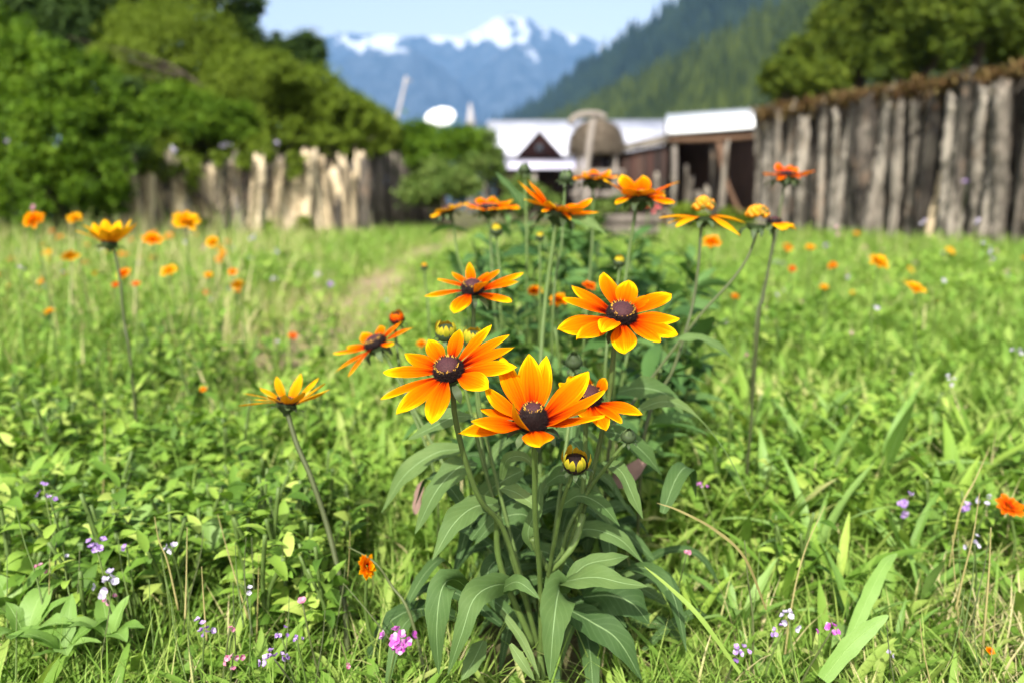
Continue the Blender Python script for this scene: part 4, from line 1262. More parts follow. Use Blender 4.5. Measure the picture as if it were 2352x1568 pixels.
# ------------------------------------------------------------------ bushes and trees
def leaf_cloud(lobes, n, size, wr=.6, clump=.20, shell=(.55, 1.03)):
    """lobes: (centre, (rx, ry, rz)); folded leaf quads spread in clumps through the lobes"""
    vol = np.array([r[0] * r[1] + r[1] * r[2] + r[0] * r[2] for c, r in lobes])
    cnt = np.maximum((n * vol / vol.sum()).astype(int), 50)
    Cs, Os, Rn = [], [], []
    for (c, r), m in zip(lobes, cnt):
        r = np.array(r)
        nc = max(10, int(m / 55))
        d = nrm(RNG.normal(0, 1, (nc, 3)))
        d[:, 2] = np.where(d[:, 2] < -.5, -d[:, 2], d[:, 2])
        rad = RNG.uniform(*shell, nc) * (1 + .16 * wob(d[:, 0] * 3, d[:, 1] * 3 + d[:, 2] * 2, 1.3, int(m) % 17))
        cc = np.array(c) + d * r * rad[:, None]
        i = RNG.integers(0, nc, m)
        o = RNG.normal(0, 1, (m, 3)) * r.mean() * clump * RNG.uniform(.4, 1.25, nc)[i][:, None]
        Cs.append(cc[i] + o)
        Os.append(nrm(d[i] + nrm(o) * .5))
        Rn.append(np.clip(RNG.uniform(0, 1, nc)[i] * .5 + RNG.uniform(0, .5, m), 0, 1))
    C, O, rn = np.vstack(Cs), np.vstack(Os), np.concatenate(Rn)
    m = len(C)
    N = nrm(O * .6 + np.array([0, 0, .45]) + RNG.normal(0, .55, (m, 3)))
    T = nrm(np.cross(N, RNG.normal(0, 1, (m, 3))))
    T = nrm(T + np.array([0, 0, -.25]))
    L = nrm(np.cross(N, T))
    s = size * RNG.uniform(.6, 1.35, m)[:, None]
    a = C - T * s * .5
    b = C + L * s * wr * .5 + N * s * .10
    e = C + T * s * .5
    f = C - L * s * wr * .5 + N * s * .10
    V = np.stack([a, b, e, f], 1).reshape(-1, 3)
    Q = np.arange(m * 4).reshape(-1, 4)
    return V, Q, None, np.repeat(rn, 4)


def woody(name, label, cat, base, lobes, n, size, mat, group=None, trunk=.12, wr=.6, clump=.20, limbs=None, bark='bark'):
    base = np.asarray(base, float)
    r = thing(name, label, cat, base, group)
    mb = MB()
    mb.add(*leaf_cloud(lobes, n, size, wr, clump))
    mb.build('crown' if cat == 'tree' else 'foliage', M[mat], r)
    mb = MB()
    top = np.mean([c for c, _ in lobes], axis=0)
    fork = base + (top - base) * .45 + np.array([.03, 0, 0])
    mb.tube(spline([base - np.array([0, 0, .1]), base + (fork - base) * .5 + np.array([trunk * .4, 0, 0]), fork], 8), np.linspace(trunk, trunk * .7, 8), 9, bump=.08)
    for c, rr in lobes[:limbs or 8]:
        c = np.asarray(c)
        mid = (fork + c) / 2 + RNG.normal(0, .08, 3) * np.linalg.norm(c - fork)
        mb.tube(spline([fork, mid, c + (c - fork) * .25], 8), np.linspace(trunk * .55, trunk * .08, 8), 6, bump=.08)
        for q in range(3):
            e = c + nrm(RNG.normal(0, 1, 3)) * np.array(rr) * .8
            mb.tube(spline([mid, (mid + e) / 2 + RNG.normal(0, .05, 3), e], 6), np.linspace(trunk * .28, trunk * .04, 6), 5)
    mb.build('trunk' if cat == 'tree' else 'stem', M[bark], r)
    return r


def lobe(x, y, d, rV, k=(1, 1, 1)):
    r = rV / FV * d
    return (P(x, y, d), (r * k[0], r * k[1], r * k[2]))


def base_at(x, d):
    p = P(x, 438, d)
    return np.array([p[0], p[1], float(gz(p[0], p[1]))])


woody('leafy_bush', 'bright green round bush towering over the meadow edge beside the pale stakes', 'bush', base_at(120, 7.6),
      [lobe(60, 190, 7.6, 105), lobe(175, 215, 7.4, 100), lobe(255, 290, 7.5, 85), lobe(140, 330, 7.2, 110), lobe(25, 320, 7.5, 110), lobe(215, 400, 7.3, 80), lobe(110, 450, 7.3, 95), lobe(-60, 250, 7.8, 130), lobe(10, 460, 7.5, 90), lobe(245, 470, 7.5, 45), lobe(-20, 100, 7.9, 85)],
      40000, .058, 'bush', clump=.135, trunk=.07)
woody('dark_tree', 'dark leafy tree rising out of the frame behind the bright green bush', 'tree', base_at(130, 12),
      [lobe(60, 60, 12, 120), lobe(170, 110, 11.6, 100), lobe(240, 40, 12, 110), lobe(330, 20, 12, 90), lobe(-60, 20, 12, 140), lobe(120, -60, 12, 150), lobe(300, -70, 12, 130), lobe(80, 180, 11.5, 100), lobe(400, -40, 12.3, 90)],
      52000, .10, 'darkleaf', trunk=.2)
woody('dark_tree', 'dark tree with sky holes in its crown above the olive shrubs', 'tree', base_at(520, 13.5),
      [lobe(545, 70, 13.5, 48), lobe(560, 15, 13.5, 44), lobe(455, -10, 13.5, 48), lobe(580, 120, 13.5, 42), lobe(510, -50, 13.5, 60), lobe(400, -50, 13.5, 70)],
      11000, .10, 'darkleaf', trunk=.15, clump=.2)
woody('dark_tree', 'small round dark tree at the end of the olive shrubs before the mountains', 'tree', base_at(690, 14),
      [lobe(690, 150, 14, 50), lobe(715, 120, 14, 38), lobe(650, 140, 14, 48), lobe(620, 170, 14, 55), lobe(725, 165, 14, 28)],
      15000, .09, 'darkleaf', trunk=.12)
OL = [
    ('tallest olive-green shrub, rounded like a dome below the dark trees', 11.2, [(420, 120, 118), (330, 120, 95), (500, 150, 95), (420, 220, 105), (350, 230, 90)], 34000, 'olive'),
    ('olive-green shrub in the middle of the slope over the stake wall', 10.8, [(560, 220, 100), (620, 250, 92), (520, 290, 80), (640, 200, 60)], 26000, 'olive'),
    ('olive-green shrub sloping down to the picket fence', 10.9, [(720, 245, 82), (770, 290, 70), (700, 310, 66), (800, 255, 48)], 22000, 'olive'),
    ('long low olive-green shrub filling the slope between the domed shrub and the stakes', 10.2, [(250, 150, 50), (300, 205, 50), (470, 250, 48), (540, 270, 44), (600, 300, 42), (680, 315, 40), (750, 322, 36), (815, 335, 32), (870, 345, 30), (380, 300, 46), (640, 170, 46), (700, 215, 44), (770, 245, 40), (830, 270, 36), (880, 300, 32)], 30000, 'olive'),
    ('lowest olive-green shrub where the slope meets the picket fence', 11.2, [(845, 290, 58), (885, 310, 46), (815, 320, 48), (905, 340, 34)], 14000, 'olive'),
    ('brighter green shrub leaning over the stake wall next to the bush', 9.4, [(400, 270, 70), (470, 290, 66), (340, 300, 60), (545, 300, 55)], 20000, 'bush'),
    ('shaggy olive creeper hanging over the stake wall top', 9.5, [(400, 350, 52), (350, 370, 44), (470, 355, 46), (545, 350, 44), (600, 345, 36), (445, 385, 20)], 15000, 'olive'),
    ('dark olive creeper hanging over the picket end of the stake wall', 11.0, [(660, 335, 40), (720, 335, 40), (770, 345, 34), (690, 360, 30), (800, 335, 30), (740, 355, 26), (830, 345, 26)], 14000, 'olive'),
]
for lb, d, lo, n, mt in OL:
    woody('olive_shrub', lb, 'shrub', base_at(np.mean([q[0] for q in lo]), d), [lobe(x, y, d + random.uniform(-.3, .3), r) for x, y, r in lo], int(n * 1.25), .05, mt, 'olive shrubs over the stake wall', trunk=.05, clump=.14)
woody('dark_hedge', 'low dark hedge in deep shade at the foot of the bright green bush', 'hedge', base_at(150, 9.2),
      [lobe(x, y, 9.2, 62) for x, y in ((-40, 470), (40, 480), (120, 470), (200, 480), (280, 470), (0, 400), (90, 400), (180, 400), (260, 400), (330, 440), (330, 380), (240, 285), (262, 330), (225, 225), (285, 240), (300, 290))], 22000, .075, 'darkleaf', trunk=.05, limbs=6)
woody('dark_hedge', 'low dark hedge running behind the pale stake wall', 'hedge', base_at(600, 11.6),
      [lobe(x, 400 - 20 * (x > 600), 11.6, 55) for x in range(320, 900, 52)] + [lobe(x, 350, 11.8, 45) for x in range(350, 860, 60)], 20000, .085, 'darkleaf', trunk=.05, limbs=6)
woody('olive_shrub', 'ragged olive creeper trailing down the face of the pale stake wall', 'shrub', base_at(440, 8.1),
      [lobe(x, y, 8.0 + (x - 318) / 524 * 1.7, r) for x, y, r in ((345, 385, 24), (395, 400, 22), (445, 425, 24), (440, 385, 26), (500, 370, 20), (560, 375, 22), (610, 365, 18), (675, 400, 18), (680, 370, 20), (480, 520, 18), (700, 520, 20), (620, 530, 16))], 7000, .05, 'olive', 'olive shrubs over the stake wall', trunk=.02, clump=.25)
GS = [
    ('yellow-green shrub below the satellite dish', 11.5, [(985, 355, 52), (1040, 345, 46), (960, 320, 40), (1075, 330, 36)], 9000, 'bush'),
    ('pale yellowish shrub in front of the white-roofed house', 10.6, [(1010, 425, 48), (960, 450, 40), (1060, 430, 44), (1085, 390, 30)], 8000, 'paleleaf'),
    ('yellow-green shrub growing up to the house roof corner', 12.5, [(1105, 330, 34), (1125, 370, 34), (1090, 370, 36), (1140, 410, 30)], 6000, 'paleleaf'),
    ('low weedy shrub before the porch of the white-roofed house', 9.8, [(1190, 440, 32), (1230, 465, 34), (1170, 480, 30), (1275, 480, 26)], 4500, 'paleleaf'),
    ('low weedy shrub between the plank trough and the dark shed', 9.5, [(1385, 485, 26), (1420, 475, 22), (1350, 500, 26)], 3500, 'paleleaf'),
    ('low weedy shrub against the stakes of the open shed', 9.9, [(1565, 500, 26), (1610, 512, 24), (1670, 510, 26), (1715, 505, 20)], 4000, 'olive'),
    ('dark green shrub at the dish foot next to the picket fence', 12.2, [(920, 350, 40), (900, 390, 36), (945, 390, 36)], 6000, 'darkleaf'),
]
for lb, d, lo, n, mt in GS:
    woody('garden_shrub', lb, 'shrub', base_at(np.mean([q[0] for q in lo]), d), [lobe(x, y, d + random.uniform(-.2, .2), r) for x, y, r in lo], n, .07, mt, 'garden shrubs before the house', trunk=.04, clump=.2)
TR = [
    ('leafy green tree just above the log wall at its shed end', 20, [(1800, 190, 52), (1850, 150, 60), (1890, 190, 50), (1830, 220, 50)], 12000),
    ('tall leafy tree between the conifers and the big tree over the log wall', 21, [(1930, 90, 75), (1980, 150, 70), (1960, 40, 70), (1920, 170, 60)], 16000),
    ('large tree over the middle of the log wall with a full crown', 18, [(2090, 90, 90), (2140, 30, 90), (2050, 150, 60), (2170, 120, 70), (2100, -40, 90)], 20000),
    ('large tree at the tall end of the log wall reaching out of the frame', 16, [(2270, 70, 95), (2340, 20, 100), (2220, 10, 90), (2380, 100, 90), (2300, -60, 110), (2330, 130, 60)], 22000),
]
for lb, d, lo, n in TR:
    woody('broadleaf_tree', lb, 'tree', base_at(lo[0][0], d), [lobe(x, y, d + random.uniform(-.8, .8), r) for x, y, r in lo], int(n * 1.5), .14, 'treeleaf', 'trees behind the log wall', trunk=.18, clump=.145)


# ------------------------------------------------------------------ walls and fences
def log_piece(mb, b, top, r, seed, taper=.85, k=14, m=16, lean=0.0, rough=.13, split=.3):
    """a gnarled upright log: fluted, knotty, uneven top"""
    rs = np.random.default_rng(seed)
    t = np.linspace(0, 1, m)[:, None]
    an = np.linspace(0, 2 * np.pi, k, endpoint=False)[None]
    f = 1 + split * .5 * np.sin(an * rs.integers(2, 4) + rs.uniform(0, 6) + t * rs.uniform(-1, 1)) + rough * np.sin(an * 5 + rs.uniform(0, 6) + 2 * t) * np.sin(t * rs.uniform(6, 14) + rs.uniform(0, 6))
    f = f + rough * rs.normal(0, .5, (m, k)) + .16 * np.sin(t * rs.uniform(4, 9) + rs.uniform(0, 6))
    rad = r * f * (1 + (taper - 1) * t)
    h = top - b[2]
    z = b[2] + t * h + (t > .93) * rs.uniform(-.10, .06, (1, k)) * min(1, h)
    x = b[0] + rad * np.cos(an) + lean * t * h + .25 * r * np.sin(t * 5 + rs.uniform(0, 6))
    y = b[1] + rad * np.sin(an) + .2 * r * np.sin(t * 4 + rs.uniform(0, 6))
    V = np.stack([x, y, z + 0 * an], -1).reshape(-1, 3)
    i, j = np.meshgrid(np.arange(m - 1), np.arange(k), indexing='ij')
    Q = np.stack([i * k + j, i * k + (j + 1) % k, (i + 1) * k + (j + 1) % k, (i + 1) * k + j], -1).reshape(-1, 4)
    V = np.vstack([V, V[-k:].mean(0) - np.array([[0, 0, .02]])])
    c = np.arange(k)
    T = np.stack([np.full(k, m * k), (m - 1) * k + c, (m - 1) * k + (c + 1) % k], -1)
    mb.add(V, [T, Q], rnd=float(rs.uniform(0, 1)))


w0, w1 = np.array([PX(1722, 11.4), 11.2]), np.array([PX(2420, 6.9), 6.7])
r = thing('log_wall', 'tall grey wall of weathered upright logs under a rusty mossy crest', 'wall', (w0[0], w0[1], float(gz(*w0))))
nl = 52
dirw = nrm(w1 - w0)
for i in range(nl):
    f = (i + random.uniform(-.3, .3)) / (nl - 1)
    p = w0 + (w1 - w0) * f
    off = random.uniform(-.05, .14)
    p = p + np.array([-dirw[1], dirw[0]]) * -off
    mb = MB()
    b = np.array([p[0], p[1], float(gz(*p)) - .1])
    log_piece(mb, b, 1.60 + random.uniform(-.16, .05) + .05 * math.sin(i), random.choice([.04, .05, .06, .07, .085]), 100 + i, random.uniform(.7, 1.05), lean=random.uniform(-.08, .08), rough=.30, split=.7, m=30)
    mb.build('log', M['creamlog'] if i % 26 == 9 else M['greylog'], r)
mb = MB()                                                            # added back row of timbers, blocks light through the gaps
for i in range(40):
    p = w0 + (w1 - w0) * (i / 39) + np.array([-dirw[1], dirw[0]]) * .22
    log_piece(mb, np.array([p[0], p[1], float(gz(*p)) - .1]), 1.5 + random.uniform(-.1, .1), .1, 300 + i, .95, k=8, m=8)
mb.build('backing_timber', M['greylog'], r)
mb = MB()
N = 11000
f = RNG.random(N)
q = w0[None] + (w1 - w0)[None] * f[:, None] + np.array([-dirw[1], dirw[0]])[None] * -RNG.normal(.05, .10, N)[:, None]
zz = 1.60 + .05 * wob(f * 30, f * 3, 1, 4) + RNG.normal(0, .024, N) - np.abs(RNG.normal(0, 1, N)) * .08 * (wob(f * 40, f * 7, 1, 8) > .1)
b = np.stack([q[:, 0], q[:, 1], zz], -1)
L = RNG.uniform(.03, .09, N)
mb.add(*blades(b, RNG.uniform(0, 6.28, N), RNG.uniform(-1.2, 1.2, N), RNG.uniform(0, 1.6, N), L, L * .35, rows=3, rnd=np.clip(RNG.uniform(0, 1, N), 0, 1)))
mb.build('moss_crest', M['moss'], r)

s0, s1 = np.array([PX(318, 8.3), 8.2]), np.array([PX(842, 10.3), 10.2])
r = thing('stake_wall', 'rough wall of pale split stakes half buried under olive creepers', 'wall', (s0[0], s0[1], float(gz(*s0))))
for i in range(58):
    f = (i + random.uniform(-.35, .35)) / 57
    p = s0 + (s1 - s0) * f
    b = np.array([p[0], p[1] + random.uniform(-.07, .07), float(gz(*p)) - .1])
    mb = MB()
    log_piece(mb, b, random.uniform(.62, .90) + .12 * f, random.uniform(.05, .10), 500 + i, random.uniform(.45, .75), lean=random.uniform(-.16, .12), rough=.2, split=.6)
    mb.build('stake', M['creamlog'] if random.random() < .75 else M['greylog'], r)
mb = MB()
for i in range(46):
    p = s0 + (s1 - s0) * (i / 45) + np.array([0, .17])
    log_piece(mb, np.array([p[0], p[1], float(gz(*p)) - .1]), random.uniform(.6, .85), .10, 700 + i, .9, k=8, m=8)
mb.build('backing_timber', M['greylog'], r)

r = thing('picket_fence', 'greyish brown picket fence standing between the stake wall and the shrubs', 'fence', base_at(850, 11))
for i in range(30):
    f = i / 29
    d = 10.6 + 1.6 * f
    p = base_at(838 + (1010 - 838) * f, d)
    h = (.48 + (438 - (338 + 55 * f + random.uniform(-10, 10))) / FV * d)
    mb = MB()
    w = .028
    x0, y0 = p[0], p[1]
    ln = random.uniform(-.02, .02)
    mb.hexa([(x0 - w, y0 - .01, p[2] - .1), (x0 + w, y0 - .01, p[2] - .1), (x0 + w, y0 + .012, p[2] - .1), (x0 - w, y0 + .012, p[2] - .1)],
            [(x0 - w * .7 + ln, y0 - .01, h), (x0 + w * .6 + ln, y0 - .01, h + random.uniform(-.03, .03)), (x0 + w * .6 + ln, y0 + .012, h), (x0 - w * .7 + ln, y0 + .012, h)], rnd=random.random())
    mb.build('picket', M['picket'], r, smooth=False)
a, b = base_at(838, 10.7), base_at(1010, 12.3)
for z in (.15, .7):
    mb = MB()
    mb.tube([a + np.array([0, .06, z]), (a + b) / 2 + np.array([0, .06, z - .02]), b + np.array([0, .06, z - .15])], .025, 7)
    mb.build('rail', M['picket'], r)
mb = MB()
for i in range(26):
    f = i / 25
    p = base_at(842 + (1010 - 842) * f, 11 + 1.6 * f)
    log_piece(mb, np.array([p[0], p[1] + .1, p[2] - .1]), .35 + .25 * random.random(), .07, 900 + i, .9, k=8, m=6)
mb.build('backing_timber', M['darkwood'], r)

# ------------------------------------------------------------------ house with the white roof
HX0, HX1 = PX(1118, 29), PX(1560, 27)
r = thing('white_roofed_house', 'low dark timber house with a white sheet roof and a red-brown gable', 'house', (HX0, 27, -.4))
mb = MB().box(HX0 + .4, HX1 - .3, 27.6, 33, -.6, 1.68)
mb.build('wall', M['darkwood'], r, smooth=False)


def slab(mb, a, b, c, d, t):
    """roof plane a b c d (anticlockwise seen from above), t thick"""
    up = np.array([0, 0, t])
    A = [np.asarray(q, float) for q in (a, b, c, d)]
    mb.hexa([q - up for q in A], A)


ry, rz, ez = 30.3, 3.20, 1.75
mb = MB()
slab(mb, (HX0, 27, ez), (HX1, 27, ez), (HX1, ry, rz + .02), (HX0, ry, rz - .02), .06)
slab(mb, (HX0, ry + .001, rz - .02), (HX1, ry + .001, rz + .02), (HX1, 33.6, ez), (HX0, 33.6, ez), .06)
roof = mb.build('roof', M['roof'], r, smooth=False)
mb = MB()
for i in range(26):
    x = HX0 + .12 + (HX1 - HX0 - .24) * i / 25
    slab(mb, (x - .018, 27, ez + .032), (x + .018, 27, ez + .032), (x + .018, ry, rz + .03), (x - .018, ry, rz + .03), .03)
mb.build('roof_seam', M['roof'], roof, smooth=False)
gx, gyf, gap, gb, ghw = PX(1237, 26.6), 26.5, 2.50, 1.62, .86
mb = MB()
V = [(gx - ghw, gyf, gb), (gx + ghw, gyf, gb), (gx, gyf, gap), (gx - ghw, 29.5, gb), (gx + ghw, 29.5, gb), (gx, 29.5, gap)]
mb.add(V, [np.array([(0, 1, 2), (3, 5, 4)]), np.array([(0, 3, 4, 1)])])
gable = mb.build('gable', M['redwood'], r, smooth=False)
mb = MB()
mb.box(gx - .13, gx + .13, gyf - .012, gyf + .02, gb + .18, gb + .44)
mb.build('vent_window', M['glass'], gable, smooth=False)
mb = MB()
o = .16
slab(mb, (gx - ghw - o, gyf - .22, gb - o), (gx, gyf - .22, gap + .07), (gx, 29.6, gap + .07), (gx - ghw - o, 29.6, gb - o), .05)
slab(mb, (gx + .001, gyf - .22, gap + .07), (gx + ghw + o, gyf - .22, gb - o), (gx + ghw + o, 29.6, gb - o), (gx + .001, 29.6, gap + .07), .05)
mb.build('gable_roof', M['roof'], r, smooth=False)
mb = MB()
px0, px1 = PX(1108, 26), PX(1342, 26)
slab(mb, (px0, 24.9, 1.22), (px1, 24.9, 1.22), (px1, 26.9, 1.60), (px0, 26.9, 1.60), .06)
mb.build('porch_roof', M['roof_grey'], r, smooth=False)
for x in (px0 + .15, (px0 + px1) / 2, px1 - .15):
    mb = MB().box(x - .06, x + .06, 25.05, 25.17, -.6, 1.17)
    mb.build('porch_post', M['greywood'], r, smooth=False)
mb = MB().box(HX0 + 1.2, HX0 + 2.0, 27.56, 27.62, -.4, 1.3)
dr = mb.build('door', M['redwood'], r, smooth=False)
MB().box(HX0 + 1.88, HX0 + 1.92, 27.52, 27.56, .4, .5).build('handle', M['metal'], dr, smooth=False)
for x in (HX0 + 3.0, HX0 + 4.4):
    wn = MB().box(x, x + .7, 27.55, 27.62, .4, 1.2).build('window', M['greywood'], r, smooth=False)
    MB().box(x + .06, x + .64, 27.53, 27.55, .46, 1.14).build('pane', M['glass'], wn, smooth=False)

# ------------------------------------------------------------------ open wood shed and the lean-to beside it
A0, A1 = P(1532, 303, 11.9), P(1764, 286, 11.3)
B0, B1 = P(1530, 264, 13.6), P(1764, 248, 12.9)
gnd = float(gz(2, 12))
r = thing('open_shed', 'open wooden shed with a thick white roof sheet propped on posts against the log wall', 'shed', (A0[0], A0[1], gnd))
mb = MB()
slab(mb, A0, A1, B1, B0, .05)
roof = mb.build('roof', M['enamel'], r, smooth=False)
mb = MB()
for i in range(14):
    f = (i + .5) / 14
    p, q = A0 + (A1 - A0) * f, B0 + (B1 - B0) * f
    e = (A1 - A0) / 14 * .16
    u = np.array([0, 0, .022])
    slab(mb, p - e + u, p + e + u, q + e + u, q - e + u, .02)
mb.build('roof_seam', M['enamel'], roof, smooth=False)
for x, d, rr in ((1550, 12.0, .045), (1664, 11.7, .05), (1752, 11.5, .05)):
    p = P(x, 300, d)
    mb = MB()
    mb.tube(spline([(p[0], p[1], gnd - .1), (p[0] + .03, p[1], .5), (p[0], p[1], 1.36)], 8), rr, 9, bump=.06)
    mb.build('post', M['greywood'] if x == 1550 else M['midwood'], r)
p, q = P(1535, 322, 12.0), P(1762, 312, 11.45)
mb = MB()
mb.tube(spline([p, (p + q) / 2 + np.array([0, 0, -.02]), q], 8), .05, 9, bump=.06)
mb.build('beam', M['midwood'], r)
p, q = P(1650, 330, 11.6), P(1705, 490, 11.3)
mb = MB()
mb.tube(spline([p, (p + q) / 2 + np.array([-.08, 0, 0]), q + np.array([.06, 0, -.2])], 10), .035, 8, bump=.06)
mb.build('brace', M['midwood'], r)
mb = MB()
mb.hexa([(B0[0], B0[1], gnd - .1), (B1[0] + .3, B1[1], gnd - .1), (B1[0] + .3, B1[1] + .08, gnd - .1), (B0[0], B0[1] + .08, gnd - .1)],
        [(B0[0], B0[1], 1.78), (B1[0] + .3, B1[1], 1.74), (B1[0] + .3, B1[1] + .08, 1.74), (B0[0], B0[1] + .08, 1.78)])
mb.build('back_wall', M['darkwood'], r, smooth=False)
mb = MB()
for i in range(26):
    x = A0[0] + .1 + (A1[0] - A0[0] - .2) * (i % 13) / 12
    z = gnd + .09 + (i // 13) * .17
    mb.tube([(x, 12.5, z), (x + random.uniform(-.02, .02), 13.0, z)], random.uniform(.05, .075), 8, rnd=random.random())
mb.build('firewood', M['midwood'], r)

L0, L1 = P(1372, 352, 15.2), P(1536, 320, 12.1)
M0, M1 = P(1400, 338, 17.5), P(1560, 302, 14.6)
r = thing('lean_to_shed', 'low dark plank shed with a flat dark roof beside the open wood shed', 'shed', (L0[0], L0[1], gnd))
mb = MB()
slab(mb, L0, L1, M1, M0, .07)
mb.build('roof', M['greylog'], r, smooth=False)
a, b = L0 + np.array([.05, .12, 0]), L1 + np.array([.0, .15, 0])
tt = np.array([.05, .08, 0])
for i in range(17):
    f0, f1 = i / 17 + .004, (i + 1) / 17 - .004
    p, q = a + (b - a) * f0, a + (b - a) * f1
    zt = np.array([0, 0, -.075])
    mb = MB()
    mb.hexa([(p[0], p[1], gnd - .1), (q[0], q[1], gnd - .1), (q[0] + .05, q[1] + .08, gnd - .1), (p[0] + .05, p[1] + .08, gnd - .1)], [p + zt, q + zt, q + tt + zt, p + tt + zt], rnd=random.random())
    mb.build('plank', M['redwood'] if i % 4 == 1 else M['darkwood'], r, smooth=False)
p = a + (b - a) * .42
mb = MB().box(p[0] - .11, p[0] + .11, p[1] - .06, p[1] - .01, .62, .84)
mb.build('enamel_plate', M['metal'], r, smooth=False)

r = thing('paling_fence', 'short fence of grey stakes in front of the open wood shed', 'fence', base_at(1600, 10.9))
for i in range(11):
    x = 1508 + i * 15 + random.uniform(-4, 4)
    b = base_at(x, 10.9)
    t = .48 + (438 - random.uniform(378, 450) + (60 if i in (9, 10) else 0)) / FV * 10.9
    mb = MB()
    log_piece(mb, b - np.array([0, 0, .1]), t, random.uniform(.03, .05), 1200 + i, .8, k=9, m=8, lean=random.uniform(-.08, .08))
    mb.build('stake', M['greylog'], r)
mb = MB()
mb.tube([base_at(1500, 11.0) + np.array([0, .06, .3]), base_at(1670, 11.0) + np.array([0, .06, .33])], .03, 7)
mb.build('rail', M['greywood'], r)

# hay hood and the leaning post in front of it
c = P(1370, 338, 14.2)
r = thing('hay_stack', 'rounded grey-brown hay stack heaped on a post frame behind the leaning pole', 'haystack', base_at(1370, 14.2))
R0 = 62 / FV * 14.2
mb = MB()
u = np.linspace(0, np.pi / 2, 9)
n0, e1, e2 = frame((0, 0, 1))
revolve(mb, c - np.array([0, 0, .08]), (0, 0, 1), [(R0 * .55, -.08), (R0 * .95, -.06)] + [(R0 * math.cos(q) ** .75 + .001, R0 * 1.12 * math.sin(q)) for q in u], 26)
N = 5200
q = np.arcsin(RNG.random(N))
an = RNG.uniform(0, 6.28, N)
b = c - np.array([0, 0, .08]) + np.stack([R0 * np.cos(q) ** .75 * np.cos(an), R0 * np.cos(q) ** .75 * np.sin(an), R0 * 1.12 * np.sin(q)], -1)
L = RNG.uniform(.05, .14, N)
mb.add(*blades(b, an + RNG.normal(0, .5, N), RNG.uniform(-1.5, .2, N), RNG.uniform(0, .8, N), L, L * .10, rows=3))
mb.build('hay', M['thatch'], r)
for dx, dy in ((-.35, -.3), (.35, -.3), (-.35, .3), (.35, .3)):
    mb = MB()
    mb.tube([(c[0] + dx, c[1] + dy, gnd - .15), (c[0] + dx * .95, c[1] + dy, c[2] - .1)], .035, 8, bump=.05)
    mb.build('post', M['greywood'], r)
for z in (.35, .75):
    mb = MB().box(c[0] - .5, c[0] + .5, c[1] - .36, c[1] - .33, z, z + .12)
    mb.build('board', M['greywood'], r, smooth=False)
p0, p1, p2 = P(1347, 520, 12.8), P(1347, 390, 12.8), P(1364, 268, 12.8)
r = thing('wooden_pole', 'pale leaning pole with a bowed crosspiece in front of the hay stack', 'pole', (p0[0], p0[1], gnd))
mb = MB()
mb.tube(spline([(p0[0], p0[1], gnd - .1), p1, p2], 12), np.linspace(.065, .055, 12), 9, bump=.05)
mb.build('shaft', M['greywood'], r)
mb = MB()
mb.tube(spline([P(1308, 285, 12.75), P(1325, 268, 12.75), P(1364, 262, 12.75), P(1392, 272, 12.75)], 14), np.linspace(.06, .055, 14), 9, bump=.05)
mb.build('crosspiece', M['greywood'], r)

c = P(1450, 515, 8.2)
g = float(gz(c[0], c[1]))
r = thing('plank_trough', 'low grey plank trough at the meadow end below the shed', 'trough', (c[0], c[1], g))
hw = 52 / FV * 8.2
for z0, z1 in ((.08, .19), (.20, .31)):
    for yy in (-.16, .16):
        MB().box(c[0] - hw, c[0] + hw, c[1] + yy - .015, c[1] + yy + .015, g + z0, g + z1, random.random()).build('side_board', M['picket'], r, smooth=False)
    for xx in (-hw - .0151, hw + .0151):
        MB().box(c[0] + xx - .015, c[0] + xx + .015, c[1] - .16, c[1] + .16, g + z0, g + z1, random.random()).build('end_board', M['picket'], r, smooth=False)
MB().box(c[0] - hw, c[0] + hw, c[1] - .14, c[1] + .14, g + .05, g + .078).build('bottom_board', M['picket'], r, smooth=False)
for xx in (-hw * .8, hw * .8):
    for yy in (-.12, .12):
        MB().box(c[0] + xx - .025, c[0] + xx + .025, c[1] + yy - .025, c[1] + yy + .025, g - .05, g + .05).build('leg', M['picket'], r, smooth=False)

# satellite dish
c = P(1012, 276, 15)
r = thing('satellite_dish', 'round white satellite dish standing over the shrubs before the mountains', 'dish', base_at(1012, 15.2))
nn, e1, e2 = frame(nrm(np.array([-.12, -.66, .75])))
R0 = 34.5 / FV * 15
mb = MB()
rr = np.linspace(.02, 1, 8)
revolve(mb, c, nn, [(R0 * q, R0 * .22 * q * q) for q in rr] + [(R0 * 1.02, R0 * .24), (R0 * 1.0, R0 * .18)] + [(R0 * q, R0 * .22 * q * q - .012) for q in rr[::-1]], 32)
mb.build('reflector', M['enamel'], r)
mb = MB()
mb.tube([c - e2 * R0 * .95 + nn * R0 * .2, c + nn * R0 * .85 - e2 * R0 * .2], .011, 6)
arm = mb.build('feed_arm', M['metal'], r)
mb = MB()
mb.tube([c + nn * R0 * .80 - e2 * R0 * .17, c + nn * R0 * 1.0 - e2 * R0 * .2], [.03, .022], 10)
mb.build('receiver', M['metal'], arm)
b = base_at(1012, 15.2)
mb = MB()
mb.tube([(c[0], c[1] + .12, b[2] - .1), (c[0], c[1] + .12, c[2] - .02)], .03, 9)
mb.build('mast', M['metal'], r)

